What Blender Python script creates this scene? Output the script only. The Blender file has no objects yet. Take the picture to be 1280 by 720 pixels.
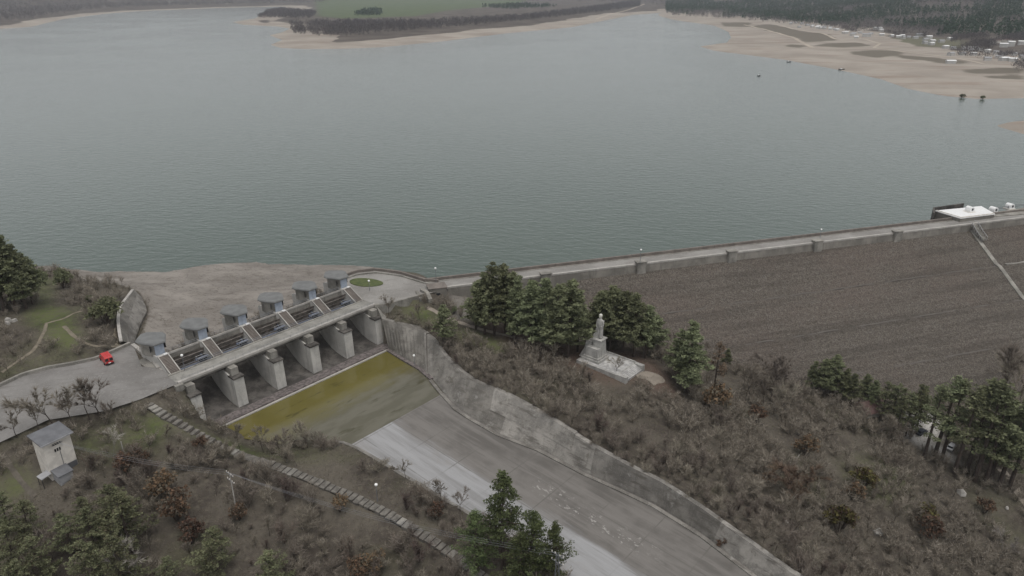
import bpy, math, random
import numpy as np
random.seed(7); RS=np.random.RandomState(11)
S=bpy.context.scene; COL=S.collection
PI=math.pi; R=math.radians
# ------------------------------------------------------------------ camera maths (height in metres above the dam crest)
H=88.; PIT=R(23); F=890.
CP_,SP_=math.cos(PIT),math.sin(PIT)
def un(u,v,z=0.):
    y=-(v-360)/F; x=(u-640)/F
    fh=CP_+y*SP_; dz=-SP_+y*CP_
    t=(z-H)/dz
    return np.array((x*t,fh*t,z))
def pr(X,Y,Z):
    d=Y*CP_-(Z-H)*SP_; yu=Y*SP_+(Z-H)*CP_
    d=np.where(np.abs(d)<1e-3,1e-3,d)
    u=640+F*X/d; v=360-F*yu/d
    return np.where(d>1,u,-9e9),np.where(d>1,v,9e9)
# spillway frame: a = downstream, b = along the bridge
A0=np.array((-79.,150.2)); ANG=R(49.53)
EB=np.array((math.cos(ANG),math.sin(ANG))); NA=np.array((EB[1],-EB[0]))
def W(a,b,z): p=A0+NA*a+EB*b; return (p[0],p[1],z)
def toab(X,Y):
    dx,dy=X-A0[0],Y-A0[1]
    return dx*NA[0]+dy*NA[1], dx*EB[0]+dy*EB[1]
# dam frame: s = along the crest, o = downstream of the downstream crest edge
_p0=un(558,359.2,0)[:2]; _p1=un(1280,272,0)[:2]
C0=_p0; DD=(_p1-_p0)/np.linalg.norm(_p1-_p0); DQ=np.array((DD[1],-DD[0]))
def Wd(s,o,z): p=C0+DD*s+DQ*o; return (p[0],p[1],z)
def toso(X,Y):
    dx,dy=X-C0[0],Y-C0[1]
    return dx*DD[0]+dy*DD[1], dx*DQ[0]+dy*DQ[1]
WATER=-9.
# ------------------------------------------------------------------ numeric helpers
def hsh(i,j,s):
    n=(i*374761393+j*668265263+s*1442695041)&0x7fffffff
    n=((n^(n>>13))*1274126177)&0x7fffffff
    return ((n^(n>>16))&0xffff)/65535.
def vnoise(x,y,s=0):
    i=np.floor(x).astype(np.int64); j=np.floor(y).astype(np.int64); fx=x-i; fy=y-j
    fx=fx*fx*(3-2*fx); fy=fy*fy*(3-2*fy)
    return (hsh(i,j,s)*(1-fx)+hsh(i+1,j,s)*fx)*(1-fy)+(hsh(i,j+1,s)*(1-fx)+hsh(i+1,j+1,s)*fx)*fy
def fbm(x,y,o=4,s=0):
    r=0;a=.5
    for k in range(o): r=r+a*vnoise(x,y,s+k); x=x*2.03+7.1; y=y*2.03+3.7; a*=.5
    return r
def sstep(x,a,b): t=np.clip((x-a)/(b-a),0,1); return t*t*(3-2*t)
def inpoly(X,Y,P):
    P=np.asarray(P,float); r=np.zeros(np.shape(X),bool); n=len(P)
    for i in range(n):
        x0,y0=P[i]; x1,y1=P[(i+1)%n]
        if y0==y1: continue
        c=((Y>=y0)!=(Y>=y1))&(X<(x1-x0)*(Y-y0)/(y1-y0)+x0)
        r^=c
    return r
def polydist(X,Y,P,closed=True):
    P=np.asarray(P,float); d=np.full(np.shape(X),1e18); n=len(P)
    for i in range(n if closed else n-1):
        ax,ay=P[i]; bx,by=P[(i+1)%n]; ex,ey=bx-ax,by-ay; L=ex*ex+ey*ey+1e-9
        t=np.clip(((X-ax)*ex+(Y-ay)*ey)/L,0,1)
        d=np.minimum(d,(X-ax-t*ex)**2+(Y-ay-t*ey)**2)
    return np.sqrt(d)
# ------------------------------------------------------------------ terrain
CPU=[ # u,v,z  heights read along the photograph's ground
 # plaza and left hill
 (0,520,0),(60,490,0),(120,470,0),(180,460,0),(150,490,0),(215,475,0),(100,505,0),(30,500,0),
 (0,470,.6),(60,450,1.6),(110,440,1.2),(60,400,2.2),(20,392,3),(110,405,1.6),(150,432,.4),(152,400,.2),(152,376,-1),(110,372,-1.5),(90,352,-4.5),(93,338,-8.6),(60,365,0),
 # exposed reservoir bed
 (168,362,-4),(185,385,-5),(175,425,-5),(190,405,-5.2),(230,390,-5.4),(300,362,-6.2),(380,347,-6.6),(240,355,-7),(180,350,-7.4),(140,345,-8),(110,340,-8.6),(430,338,-6.5),(330,335,-8.2),(260,336,-8.2),(400,333,-8.5),
 # platform right of the bridge
 (488,333,-11),(520,339,-12),(470,329,-10.6),(540,342,-13),(452,330,-10),(590,372,-4.3),(615,369,-4.6),(650,366,-5.5),
 (450,358,0),(480,352,0),(510,356,0),(475,372,0),(530,358,0),
 # right bank
 (500,382,-2.2),(535,384,-2.2),(490,393,-3),(560,396,-4),(580,404,-5),(640,423,-7),(545,425,-5),(592,470,-5.2),(520,405,-3.6),(700,440,-8),
 (668,505,-6.5),(745,462,-8),(725,455,-8),(790,472,-8.6),(830,468,-10),(760,500,-9.5),(740,540,-9),(820,600,-9.5),(900,640,-11.5),(985,712,-13.5),(640,450,-7),
 (640,378,-6),(720,402,-8.5),(830,432,-14.5),(860,490,-14),(900,474,-20),(900,520,-17),(1000,482,-27.5),(1150,487,-33),(1280,478,-35),
 (1000,560,-24),(1150,550,-34),(1280,560,-39),(920,580,-16.5),(1000,650,-23),(1150,650,-35),(1280,650,-43),(1080,718,-29),(1180,720,-38),(1280,720,-46),
 # left bank below the plaza
 (195,503,-1),(230,515,-4),(262,540,-8),(290,552,-10.8),(340,566,-11),(400,566,-9.6),(430,562,-9),(500,592,-9.5),(560,625,-10),(620,656,-10.6),(700,704,-11.6),
 (260,548,-6.5),(330,580,-8.2),(400,606,-9.2),(500,652,-10.6),(598,720,-12.6),(225,527,-3.8),
 (0,560,-1.4),(60,532,-1.2),(130,520,-1.6),(180,512,-2),(80,598,-4.4),(100,585,-4.2),(150,560,-3.8),(190,575,-5.8),(0,620,-6),(100,680,-10),(250,640,-9.5),(400,680,-13),(500,718,-14.5),(0,718,-11.5),(300,718,-14.5),
]
CPW=[(-330,140,3),(-330,220,2),(-260,262,-6),(-200,262,-10),(-300,60,-5),(-200,20,-20),(-60,30,-24),(40,30,-28),(120,30,-45),(300,20,-55),(450,100,-52),(460,280,-50),
 (60,240,-16),(130,262,-34),(230,285,-42),(350,320,-48),(20,228,-9),(200,180,-46),(300,150,-50)]
ctr=np.array([list(un(*c)) for c in CPU]+[list(c) for c in CPW],float)
def _phi(r2): return np.where(r2>1e-9,r2*np.log(r2+1e-12)*.5,0)
_sc=100.
def _rbf():
    P=ctr[:,:2]/_sc; n=len(P)
    d2=((P[:,None]-P[None])**2).sum(-1)
    A=np.zeros((n+3,n+3)); A[:n,:n]=_phi(d2)+np.eye(n)*.0008; A[:n,n]=1; A[:n,n+1:]=P; A[n,:n]=1; A[n+1:,:n]=P.T
    return np.linalg.solve(A,np.r_[ctr[:,2],0,0,0])
_w=_rbf()
def rbf(X,Y):
    x,y=X/_sc,Y/_sc; r=_w[-3]+_w[-2]*x+_w[-1]*y
    for i in range(len(ctr)): r=r+_w[i]*_phi((x-ctr[i,0]/_sc)**2+(y-ctr[i,1]/_sc)**2)
    return r
# chute outlines in spillway coordinates
def floor_z(a): return np.where(a<38,-12.6,-11.5-.06*(a-38))
# right wall stations: foot (u,v), top (u,v)
ST=[((486,437),(476,399)),((505,449),(497,404)),((526,461),(521,409)),((541,474),(541,424)),((553,489),(557,446)),((572,510),(578,466)),((590,522),(592,476)),((625,542),(640,497)),((675,561),(685,522)),((735,592),(742,558)),((780,612),(785,583)),((820,631),(824,606)),((878,667),(880,641)),((948,720),(985,720))]
STz=[-2.6,-3.2,-3.8,-4.6,-5,-5.2,-5.4,-6.2,-6.8,-7.9,-8.8,-9.6,-10.8,-13]
foots=[];tops=[]
for ((fu,fv),(tu,tv)),tz in zip(ST,STz):
    z=-11.5
    for k in range(40):
        p=un(fu,fv,z); a,b=toab(p[0],p[1]); z=.5*z+.5*(-11.5-.06*max(0,a-38))
    foots.append((a,b,z)); p=un(tu,tv,tz); a2,b2=toab(p[0],p[1]); tops.append((a2,max(b2,b+.8),tz))
# keep going past the frame
for k in range(2):
    a,b,z=foots[-1]; foots.append((a+35,b,z-2.1)); a,b,z=tops[-1]; tops.append((a+35,b,z-3))
foots=np.array(foots); tops=np.array(tops)
def b_top(a): return np.interp(a,np.maximum.accumulate(tops[:,0]),tops[:,1])
BL=np.array([(-40,-1.2),(4,-1.2),(8,1),(14,5),(22,10.5),(30,15),(37.7,17.6),(55,18.9),(70,19.6),(82,20.6),(98,20.8),(200,21)])
def b_left(a): return np.interp(a,BL[:,0],BL[:,1])
pl=lambda pts,z=0:[tuple(un(u,v,z)[:2]) for u,v in pts]
PLAZA=pl([(166,430),(140,441),(120,447.5),(60,459),(30,467),(0,482),(-60,505),(-140,545),(-160,640),(-60,582),(0,553),(28,540),(60,525),(130,514),(176,499),(200,489)])+[W(.2,-1.0,0)[:2],W(-10,-1.0,0)[:2],W(-15,-4,0)[:2]]
PLAT=[W(-10,57.6,0)[:2],W(.2,57.6,0)[:2]]+pl([(497,378),(540,366),(560,361)])+[Wd(4,-6.9,0)[:2]]+pl([(531,351),(500,341.5),(470,337.5),(445,340),(428,346)])+[W(-15,58.6,0)[:2]]
FAR=[ # land across the lake, traced along the waterline
 pl([(-420,70),(-200,50),(0,36),(40,33.5),(79,24),(130,17.5),(172,14),(288,9.5),(354,8.2),(360,11),(330,16),(318,23),(290,27.5),(303,31),(345,33),(362,36),(350,41),(336,44),(352,50),(337,56),(350,60),(381,61.5),(430,61),(460,60),(479,59),(552,52),(633,41.7),(715,34),(760,25),(792,18.5),(828,16),(822,17.5),(824,20),(842,25),(892,32),(910,40),(913,47),(908,53),(874,58),(892,63.5),(982,75),(1050,88),(1100,99),(1133,111),(1179,120),(1222,124),(1280,123),(1400,122),(1900,160)],WATER)+[(9000,900),(9000,12000),(-9000,12000),(-9000,1500)],
 pl([(1241,157),(1262,152),(1285,150),(1480,146),(1700,190),(1500,190),(1300,172),(1282,169),(1262,163)],WATER),
]
def zfar(X,Y):
    z=np.full(X.shape,-16.); dl=np.full(X.shape,-1.)
    for P in FAR:
        d=polydist(X,Y,P); ins=inpoly(X,Y,P)
        az=X/np.maximum(Y,1)
        hf=1-.86*sstep(az,-.33,-.2)*(1-sstep(az,.2,.3))
        up=np.minimum(d,40)*.035+np.clip(d-40,0,380)*.017+.09*np.clip(d-430,0,1300)*hf*(.7+.6*fbm(X/600,Y/600,3,5))
        zz=np.where(ins,WATER-.04+up+(fbm(X/60,Y/60,3,9)-.47)*np.minimum(d*.02,2.),WATER-.04-np.minimum(d*.04,7))
        z=np.maximum(z,zz); dl=np.maximum(dl,np.where(ins,d,-1))
    return np.minimum(z,118+8*fbm(X/300,Y/300,3,4)),dl
WINGCUT=[tuple(un(*q)[:2]) for q in ((168.5,432,-5),(173,418,-5.1),(178,404,-5.2),(187,387,-5.3),(179,369,-4.6),(167.5,362.5,-1.6),(153,381.5,.2),(150.3,398,.3),(151.3,412,.3),(153.5,426,.3))]
def zterr(X,Y,near_only=False):
    w=np.maximum.reduce([sstep(Y,300,350),sstep(-X,300,380),sstep(X,400,480),sstep(-Y,20,70)])
    z=np.zeros(X.shape); dl=np.full(X.shape,-1.)
    m=w<1
    if m.any():
        x,y=X[m],Y[m]; zn=rbf(x,y); zn=np.clip(zn,-70,12)
        u,v=pr(x,y,zn)
        rough=(fbm(x/9,y/9,4,1)-.47)*1.1+(fbm(x/2.5,y/2.5,2,3)-.37)*.45
        d1=polydist(x,y,PLAZA); d2=polydist(x,y,PLAT); i1=inpoly(x,y,PLAZA); i2=inpoly(x,y,PLAT)
        flat=np.where(i1|i2,0,np.minimum(d1,d2))
        zn=zn+rough*sstep(flat,1,7)*np.where(zn<-8.4,.6,1)
        k=1-sstep(flat,.3,3.5); zn=np.where(i1|i2,-.09,zn*(1-k)+np.minimum(zn,-.1)*k)
        # statue terrace stays level
        # channel cut
        a,b=toab(x,y)
        fz=floor_z(a)-1.2
        ex=(a>-15)&(a<8.2)&(b>-1.0)&(b<57.4)
        bt=np.where(a>2,b_top(a)+.55,57.4); bl=b_left(a)
        inn=(a>7.5)&(a<200)&(b<bt)&(b>bl-1.2)
        kk=np.where(inn,np.minimum(sstep(b,bl-1.2,bl+.8),1.),0); kk=np.where(ex,1,kk)
        fz=np.where((a>8)&(a<36.5),-13.4,fz)
        zn=np.where(kk>0,zn*(1-kk)+np.minimum(zn,fz)*kk,zn)
        ka=np.where(inpoly(x,y,WINGCUT),1.,1-sstep(polydist(x,y,WINGCUT),0,1.0)); zn=np.where(ka>0,zn*(1-ka)+np.minimum(zn,-6.3)*ka,zn)
        # behind the dam: lake bed
        s,o=toso(x,y)
        kd=sstep(-o,2.5,5)*sstep(s,-3,2); zn=zn*(1-kd)-15*kd
        kd=sstep(o,-5,-1)*(o<30)*sstep(s,24,40); face=np.where(o<1,-3.6,-3.6-(o-1)/1.8)-1.5
        zn=np.where((kd>0)&(s>-3),np.minimum(zn,np.where(s>14,face,face+1.0*(1-sstep(s,4,14)))),zn)
        z[m]=zn
    m2=w>0
    if m2.any():
        zf,d=zfar(X[m2],Y[m2]); z[m2]=z[m2]*(1-w[m2])+zf*w[m2]; dl[m2]=d
    return z,dl,w
def axis(lo,hi,step,outlo,outhi,g,caps):
    def grow(x,end,sg):
        o=[];st=step
        while sg*(end-x)>0:
            cap=caps(abs(x)); st=min(st*g,cap); x=x+sg*st; o.append(x)
        return o
    mid=list(np.arange(lo,hi+.01,step))
    return np.array(grow(lo,outlo,-1)[::-1]+mid+grow(mid[-1],outhi,1))
XS=axis(-190,300,1.2,-4200,3600,1.02,lambda x:11. if x<1500 else 40.)
YS=axis(64,304,1.2,-160,9500,1.03,lambda y:9. if y<1900 else (24. if y<4200 else 90.))
GX,GY=np.meshgrid(XS,YS)
GZ,GD,GW=zterr(GX.copy(),GY.copy())
def gz(x,y):
    x=np.atleast_1d(np.asarray(x,float)); y=np.atleast_1d(np.asarray(y,float))
    i=np.clip(np.searchsorted(XS,x)-1,0,len(XS)-2); j=np.clip(np.searchsorted(YS,y)-1,0,len(YS)-2)
    fx=np.clip((x-XS[i])/(XS[i+1]-XS[i]),0,1); fy=np.clip((y-YS[j])/(YS[j+1]-YS[j]),0,1)
    return (GZ[j,i]*(1-fx)+GZ[j,i+1]*fx)*(1-fy)+(GZ[j+1,i]*(1-fx)+GZ[j+1,i+1]*fx)*fy
def G(u,v,far=False):
    "where the view line through (u,v) meets the ground"
    y=-(v-360)/F; x=(u-640)/F; fh=CP_+y*SP_; dz=-SP_+y*CP_
    t=np.linspace(60,500,2200) if not far else np.geomspace(400,9000,4000)
    zz=H+dz*t; g=gz(x*t,fh*t)
    k=np.argmax(zz<=g) if (zz<=g).any() else len(t)-1
    return np.array((x*t[k],fh*t[k],g[k]))
# ------------------------------------------------------------------ materials
def newmat(name):
    m=bpy.data.materials.new(name); m.use_nodes=True; nt=m.node_tree
    for n in list(nt.nodes): nt.nodes.remove(n)
    out=nt.nodes.new('ShaderNodeOutputMaterial'); b=nt.nodes.new('ShaderNodeBsdfPrincipled')
    nt.links.new(b.outputs[0],out.inputs[0])
    return m,nt,b
class N:
    def __init__(s,nt): s.nt=nt
    def n(s,t,**k):
        x=s.nt.nodes.new(t)
        for a,v in k.items(): setattr(x,a,v)
        return x
    def l(s,a,b): s.nt.links.new(a,b)
    def pos(s,scale=(1,1,1),rotz=0,obj=False):
        if obj: o=s.n('ShaderNodeTexCoord').outputs['Object']
        else: o=s.n('ShaderNodeNewGeometry').outputs['Position']
        if rotz:
            r=s.n('ShaderNodeVectorRotate',rotation_type='Z_AXIS'); r.inputs['Angle'].default_value=rotz; s.l(o,r.inputs['Vector']); o=r.outputs[0]
        if scale!=(1,1,1):
            m=s.n('ShaderNodeVectorMath',operation='MULTIPLY'); s.l(o,m.inputs[0]); m.inputs[1].default_value=scale; o=m.outputs[0]
        return o
    def noise(s,vec,scale,detail=4,rough=.55,dist=0):
        x=s.n('ShaderNodeTexNoise'); s.l(vec,x.inputs['Vector']); x.inputs['Scale'].default_value=scale; x.inputs['Detail'].default_value=detail; x.inputs['Roughness'].default_value=rough; x.inputs['Distortion'].default_value=dist
        return x.outputs['Fac']
    def ramp(s,fac,lo,hi,a=0.,b=1.):
        x=s.n('ShaderNodeMapRange',interpolation_type='SMOOTHSTEP'); s.l(fac,x.inputs[0])
        for i,v in zip((1,2,3,4),(lo,hi,a,b)): x.inputs[i].default_value=v
        return x.outputs[0]
    def mix(s,fac,a,b,mode='MIX'):
        x=s.n('ShaderNodeMix',data_type='RGBA',blend_type=mode)
        if isinstance(fac,(int,float)): x.inputs[0].default_value=fac
        else: s.l(fac,x.inputs[0])
        for v,i in ((a,6),(b,7)):
            if isinstance(v,tuple): x.inputs[i].default_value=(*v,1) if len(v)==3 else v
            else: s.l(v,x.inputs[i])
        return x.outputs[2]
    def math(s,op,a,b=0.):
        x=s.n('ShaderNodeMath',operation=op)
        for v,i in ((a,0),(b,1)):
            if isinstance(v,(int,float)): x.inputs[i].default_value=v
            else: s.l(v,x.inputs[i])
        return x.outputs[0]
    def attr(s,name): return s.n('ShaderNodeAttribute',attribute_name=name).outputs['Fac']
    def bump(s,b,h,strength,dist=.1):
        x=s.n('ShaderNodeBump'); x.inputs['Strength'].default_value=strength; x.inputs['Distance'].default_value=dist; s.l(h,x.inputs['Height']); s.l(x.outputs[0],b.inputs['Normal'])
def concrete(name,c,dark=.55,stain=.6,scale=.25,obj=False,rough=.9,rust=None):
    m,nt,b=newmat(name); k=N(nt); p=k.pos(obj=obj)
    f1=k.noise(p,scale,5,.6); f2=k.noise(k.pos((1,1,.12),obj=obj),.9,4,.6); f3=k.noise(p,4,3)
    d=tuple(x*dark for x in c); li=tuple(min(1,x*1.18) for x in c)
    col=k.mix(k.ramp(f1,.36,.66),d,c)
    col=k.mix(k.math('MULTIPLY',k.ramp(f2,.52,.7),stain),col,tuple(x*.42 for x in c))
    col=k.mix(k.ramp(f3,.5,.75,0,.55),col,li)
    if rust: col=k.mix(k.ramp(k.noise(p,.5,4),.56,.68,0,.7),col,rust)
    k.l(col,b.inputs['Base Color']); b.inputs['Roughness'].default_value=rough; b.inputs['Specular IOR Level'].default_value=.25
    k.bump(b,f3,.5,.05); return m
def plain(name,c,rough=.6,metal=0,var=.25,scale=1.5,obj=False,spec=.4):
    m,nt,b=newmat(name); k=N(nt); f=k.noise(k.pos(obj=obj),scale,4)
    k.l(k.mix(k.ramp(f,.35,.65),tuple(x*(1-var) for x in c),c),b.inputs['Base Color']); b.inputs['Roughness'].default_value=rough; b.inputs['Metallic'].default_value=metal; b.inputs['Specular IOR Level'].default_value=spec
    return m
def leafmat(name,c0,c1,c2=None,p2=.2):
    m,nt,b=newmat(name); k=N(nt); g=k.n('ShaderNodeNewGeometry'); oi=k.n('ShaderNodeObjectInfo')
    col=k.mix(g.outputs['Random Per Island'],c0,c1)
    cl=k.ramp(k.noise(k.pos(),.35,2),.38,.64); col=k.mix(k.math('MULTIPLY',cl,.45),col,tuple(min(1,x*1.5) for x in c1))
    if c2: col=k.mix(k.ramp(g.outputs['Random Per Island'],1-p2,1-p2+.02),col,c2)
    hs=k.n('ShaderNodeHueSaturation'); k.l(col,hs.inputs['Color'])
    k.l(k.math('ADD',k.math('MULTIPLY',oi.outputs['Random'],.5),.75),hs.inputs['Value']); k.l(k.math('ADD',k.math('MULTIPLY',oi.outputs['Random'],.03),.485),hs.inputs['Hue'])
    tr_=k.n('ShaderNodeBsdfTranslucent'); k.l(hs.outputs[0],tr_.inputs['Color']); ms_=k.n('ShaderNodeMixShader'); ms_.inputs[0].default_value=.06; k.l(b.outputs[0],ms_.inputs[1]); k.l(tr_.outputs[0],ms_.inputs[2]); out_=[n_ for n_ in nt.nodes if n_.type=='OUTPUT_MATERIAL'][0]; k.l(ms_.outputs[0],out_.inputs[0])
    k.l(hs.outputs[0],b.inputs['Base Color']); b.inputs['Roughness'].default_value=.8; b.inputs['Specular IOR Level'].default_value=.15
    return m
M={}
M['conc']=concrete('weathered_concrete',(.30,.285,.255))
M['pier']=concrete('pier_concrete',(.52,.505,.475),.75,.5,.22)
M['deck']=concrete('deck_concrete',(.285,.275,.25),.65,.5,.22)
M['paleconc']=concrete('pale_concrete',(.42,.40,.37),.75,.3,.3)
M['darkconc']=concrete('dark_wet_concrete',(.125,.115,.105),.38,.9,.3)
M['brownconc']=concrete('brown_concrete',(.20,.175,.155),.7,.4,.4)
M['stone']=concrete('apron_stone',(.19,.165,.158),.45,.5,1.3)
M['monument']=concrete('monument_stone',(.43,.42,.395),.7,.7,.5)
M['head']=plain('bright_stone',(.60,.59,.53),.8,0,.1)
M['white']=plain('white_paint',(.78,.78,.77),.5,0,.12)
M['offwhite']=plain('plaster',(.66,.62,.56),.85,0,.2,.8)
M['roofgrey']=plain('bitumen_roof',(.165,.168,.165),.75,0,.22,.5)
M['metalroof']=plain('grey_metal_roof',(.165,.168,.178),.5,.2,.25,.6)
M['bluepanel']=plain('blue_grey_panel',(.36,.405,.475),.6,0,.2,.9)
M['bluesteel']=plain('blue_steel',(.13,.15,.20),.55,.3,.3)
M['darksteel']=plain('dark_steel',(.035,.037,.042),.6,.3,.3)
M['rust']=plain('rusty_steel',(.34,.30,.265),.85,0,.45,.8)
M['railing']=plain('grey_railing',(.22,.23,.25),.5,.4,.2)
M['red']=plain('red_paint',(.50,.032,.03),.35,0,.12,2,spec=.5)
M['glass']=plain('dark_glass',(.02,.022,.025),.12,0,.2,spec=.6)
M['tyre']=plain('tyre',(.02,.02,.02),.9)
M['silver']=plain('bare_metal',(.45,.45,.45),.4,.6)
M['lampglobe']=plain('white_globe',(.85,.85,.83),.25,0,.02)
M['wood']=plain('grey_wood',(.15,.125,.10),.9,0,.4,3)
M['bark']=plain('bark',(.075,.058,.047),.95,0,.4,4,obj=True)
M['palebark']=plain('pale_bark',(.30,.28,.25),.9,0,.3,4,obj=True)
M['redtile']=plain('red_roof',(.13,.08,.072),.8,0,.35,1)
M['greyroof']=plain('pale_roof',(.35,.35,.36),.7,0,.2,1)
M['darkpaint']=plain('dark_car_paint',(.03,.035,.045),.3)
M['pine']=leafmat('dark_needles',(.080,.088,.050),(.162,.176,.098))
M['pinelight']=leafmat('olive_needles',(.078,.083,.048),(.155,.165,.092),(.11,.095,.06),.12)
M['rustleaf']=leafmat('rust_leaves',(.085,.055,.038),(.14,.088,.055),(.11,.092,.07),.4)
M['oliveleaf']=leafmat('yellow_olive_leaves',(.075,.07,.026),(.12,.11,.04),(.085,.06,.04),.25)
M['pine2']=leafmat('fresh_needles',(.044,.058,.026),(.088,.106,.046))
M['twigtan']=leafmat('tan_twigs',(.09,.065,.045),(.17,.125,.09))
M['tanleaf']=leafmat('tan_leaves',(.12,.09,.06),(.19,.145,.10))
M['twig']=leafmat('grey_brown_twigs',(.112,.094,.076),(.215,.187,.153),(.29,.26,.22),.14)
M['twigred']=leafmat('reddish_twigs',(.085,.064,.054),(.15,.115,.098),(.15,.13,.11),.4)
M['twigpale']=leafmat('pale_twigs',(.20,.18,.16),(.34,.315,.285))
M['straw']=leafmat('dry_straw',(.10,.088,.066),(.20,.178,.138),(.09,.098,.045),.2)
M['farwood']=leafmat('bare_forest',(.066,.058,.058),(.118,.104,.102))
M['berm']=concrete('berm_stone',(.118,.105,.094),.8,.3,.4)
M['farpine']=leafmat('far_pines',(.010,.024,.012),(.026,.050,.022))
# ------------------------------------------------------------------ mesh builder
class MB:
    def __init__(s): s.v=[];s.f=[]
    def add(s,vs,fs):
        o=len(s.v); s.v+=[tuple(float(c) for c in p) for p in vs]; s.f+=[tuple(i+o for i in f) for f in fs]; return s
    def hexa(s,b,t): # bottom 4, top 4
        return s.add(list(b)+list(t),[(3,2,1,0),(4,5,6,7),(0,1,5,4),(1,2,6,5),(2,3,7,6),(3,0,4,7)])
    def box(s,c,sx,sy,z0,z1,rot=0,tx=1,ty=1):
        ca,sa=math.cos(rot),math.sin(rot)
        def q(k,z,fx,fy): return [(c[0]+x*ca*fx-y*sa*fy,c[1]+x*sa*fx+y*ca*fy,z) for x,y in ((-sx/2,-sy/2),(sx/2,-sy/2),(sx/2,sy/2),(-sx/2,sy/2))]
        return s.hexa(q(0,z0,1,1),q(1,z1,tx,ty))
    def prism(s,poly,z0,z1):
        n=len(poly); z1=z1 if hasattr(z1,'__len__') else [z1]*n; z0=z0 if hasattr(z0,'__len__') else [z0]*n
        vs=[(p[0],p[1],z0[i]) for i,p in enumerate(poly)]+[(p[0],p[1],z1[i]) for i,p in enumerate(poly)]
        A=sum(poly[i][0]*poly[(i+1)%n][1]-poly[(i+1)%n][0]*poly[i][1] for i in range(n))
        if A<0:
            vs=vs[:n][::-1]+vs[n:][::-1]
        return s.add(vs,[tuple(range(n))[::-1],tuple(range(n,2*n))]+[(i,(i+1)%n,n+(i+1)%n,n+i) for i in range(n)])
    def rows(s,rows,close=False):
        m=len(rows[0]); vs=[p for r in rows for p in r]; fs=[]
        for i in range(len(rows)-1):
            for j in range(m if close else m-1): fs.append((i*m+j,i*m+(j+1)%m,(i+1)*m+(j+1)%m,(i+1)*m+j))
        return s.add(vs,fs)
    def tube(s,p,q,r0,r1=None,n=6,cap=True):
        r1=r0 if r1 is None else r1; p=np.array(p,float);q=np.array(q,float); d=q-p; d/=np.linalg.norm(d)+1e-9
        a=np.cross(d,(0,0,1) if abs(d[2])<.9 else (1,0,0)); a/=np.linalg.norm(a); b=np.cross(d,a)
        r=[[tuple(c+rr*(a*math.cos(2*PI*k/n)+b*math.sin(2*PI*k/n))) for k in range(n)] for c,rr in ((p,r0),(q,r1))]
        o=len(s.v); s.rows(r,True)
        if cap: s.f+=[tuple(range(o,o+n))[::-1],tuple(range(o+n,o+2*n))]
        return s
    def lathe(s,c,prof,n=12,sx=1,sy=1,rot=0):
        ca,sa=math.cos(rot),math.sin(rot); rr=[]
        for r,z in prof:
            ring=[]
            for k in range(n):
                x,y=r*sx*math.cos(2*PI*k/n),r*sy*math.sin(2*PI*k/n); ring.append((c[0]+x*ca-y*sa,c[1]+x*sa+y*ca,c[2]+z))
            rr.append(ring)
        o=len(s.v); s.rows(rr,True); s.f+=[tuple(range(o,o+n))[::-1],tuple(range(o+(len(prof)-1)*n,o+len(prof)*n))]; return s
    def wallstrip(s,pts,w,z0,z1,outer=None):
        "a wall along a polyline; z0 and z1 lists or numbers"
        pts=[np.array(p[:2],float) for p in pts]; n=len(pts); z0=z0 if hasattr(z0,'__len__') else [z0]*n; z1=z1 if hasattr(z1,'__len__') else [z1]*n
        rows=[]
        for i,p in enumerate(pts):
            d=pts[min(i+1,n-1)]-pts[max(i-1,0)]; d/=np.linalg.norm(d)+1e-9; nn=np.array((-d[1],d[0]))*w/2
            rows.append([(*(p-nn),z0[i]),(*(p-nn),z1[i]),(*(p+nn),z1[i]),(*(p+nn),z0[i])])
        o=len(s.v); s.rows(rows,True); e=o+(n-1)*4; s.f+=[(o,o+1,o+2,o+3),(e+3,e+2,e+1,e)]; return s
    def build(s,name,mat,parent=None,origin=(0,0,0),smooth=False):
        me=bpy.data.meshes.new(name); o3=np.array(origin,float)
        me.from_pydata([tuple(np.array(p)-o3) for p in s.v],[],s.f); me.update(); me.materials.append(mat if not isinstance(mat,str) else M[mat])
        import bmesh
        bm=bmesh.new(); bm.from_mesh(me); bmesh.ops.recalc_face_normals(bm,faces=bm.faces); bm.to_mesh(me); bm.free()
        if smooth: me.polygons.foreach_set('use_smooth',[True]*len(me.polygons))
        o=bpy.data.objects.new(name,me); COL.objects.link(o)
        if parent is not None: o.parent=parent
        else: o.location=tuple(origin)
        return o
def tag(o,label,cat,group=None,kind=None):
    if label: o['label']=label
    if cat: o['category']=cat
    if group: o['group']=group
    if kind: o['kind']=kind
    return o
def empty(name,loc,label,cat,group=None):
    o=bpy.data.objects.new(name,None); COL.objects.link(o); o.location=tuple(float(c) for c in loc); o.empty_display_size=.5
    return tag(o,label,cat,group)
def struct(o): o['kind']='structure'; return o
def soup(name,T,mat):
    T=np.asarray(T,np.float32).reshape(-1,3); n=len(T)
    me=bpy.data.meshes.new(name); me.vertices.add(n); me.vertices.foreach_set('co',T.ravel()); me.loops.add(n); me.loops.foreach_set('vertex_index',np.arange(n,dtype=np.int32))
    me.polygons.add(n//3); me.polygons.foreach_set('loop_start',np.arange(0,n,3,dtype=np.int32)); me.update(calc_edges=True); me.materials.append(M[mat] if isinstance(mat,str) else mat)
    return me
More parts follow.
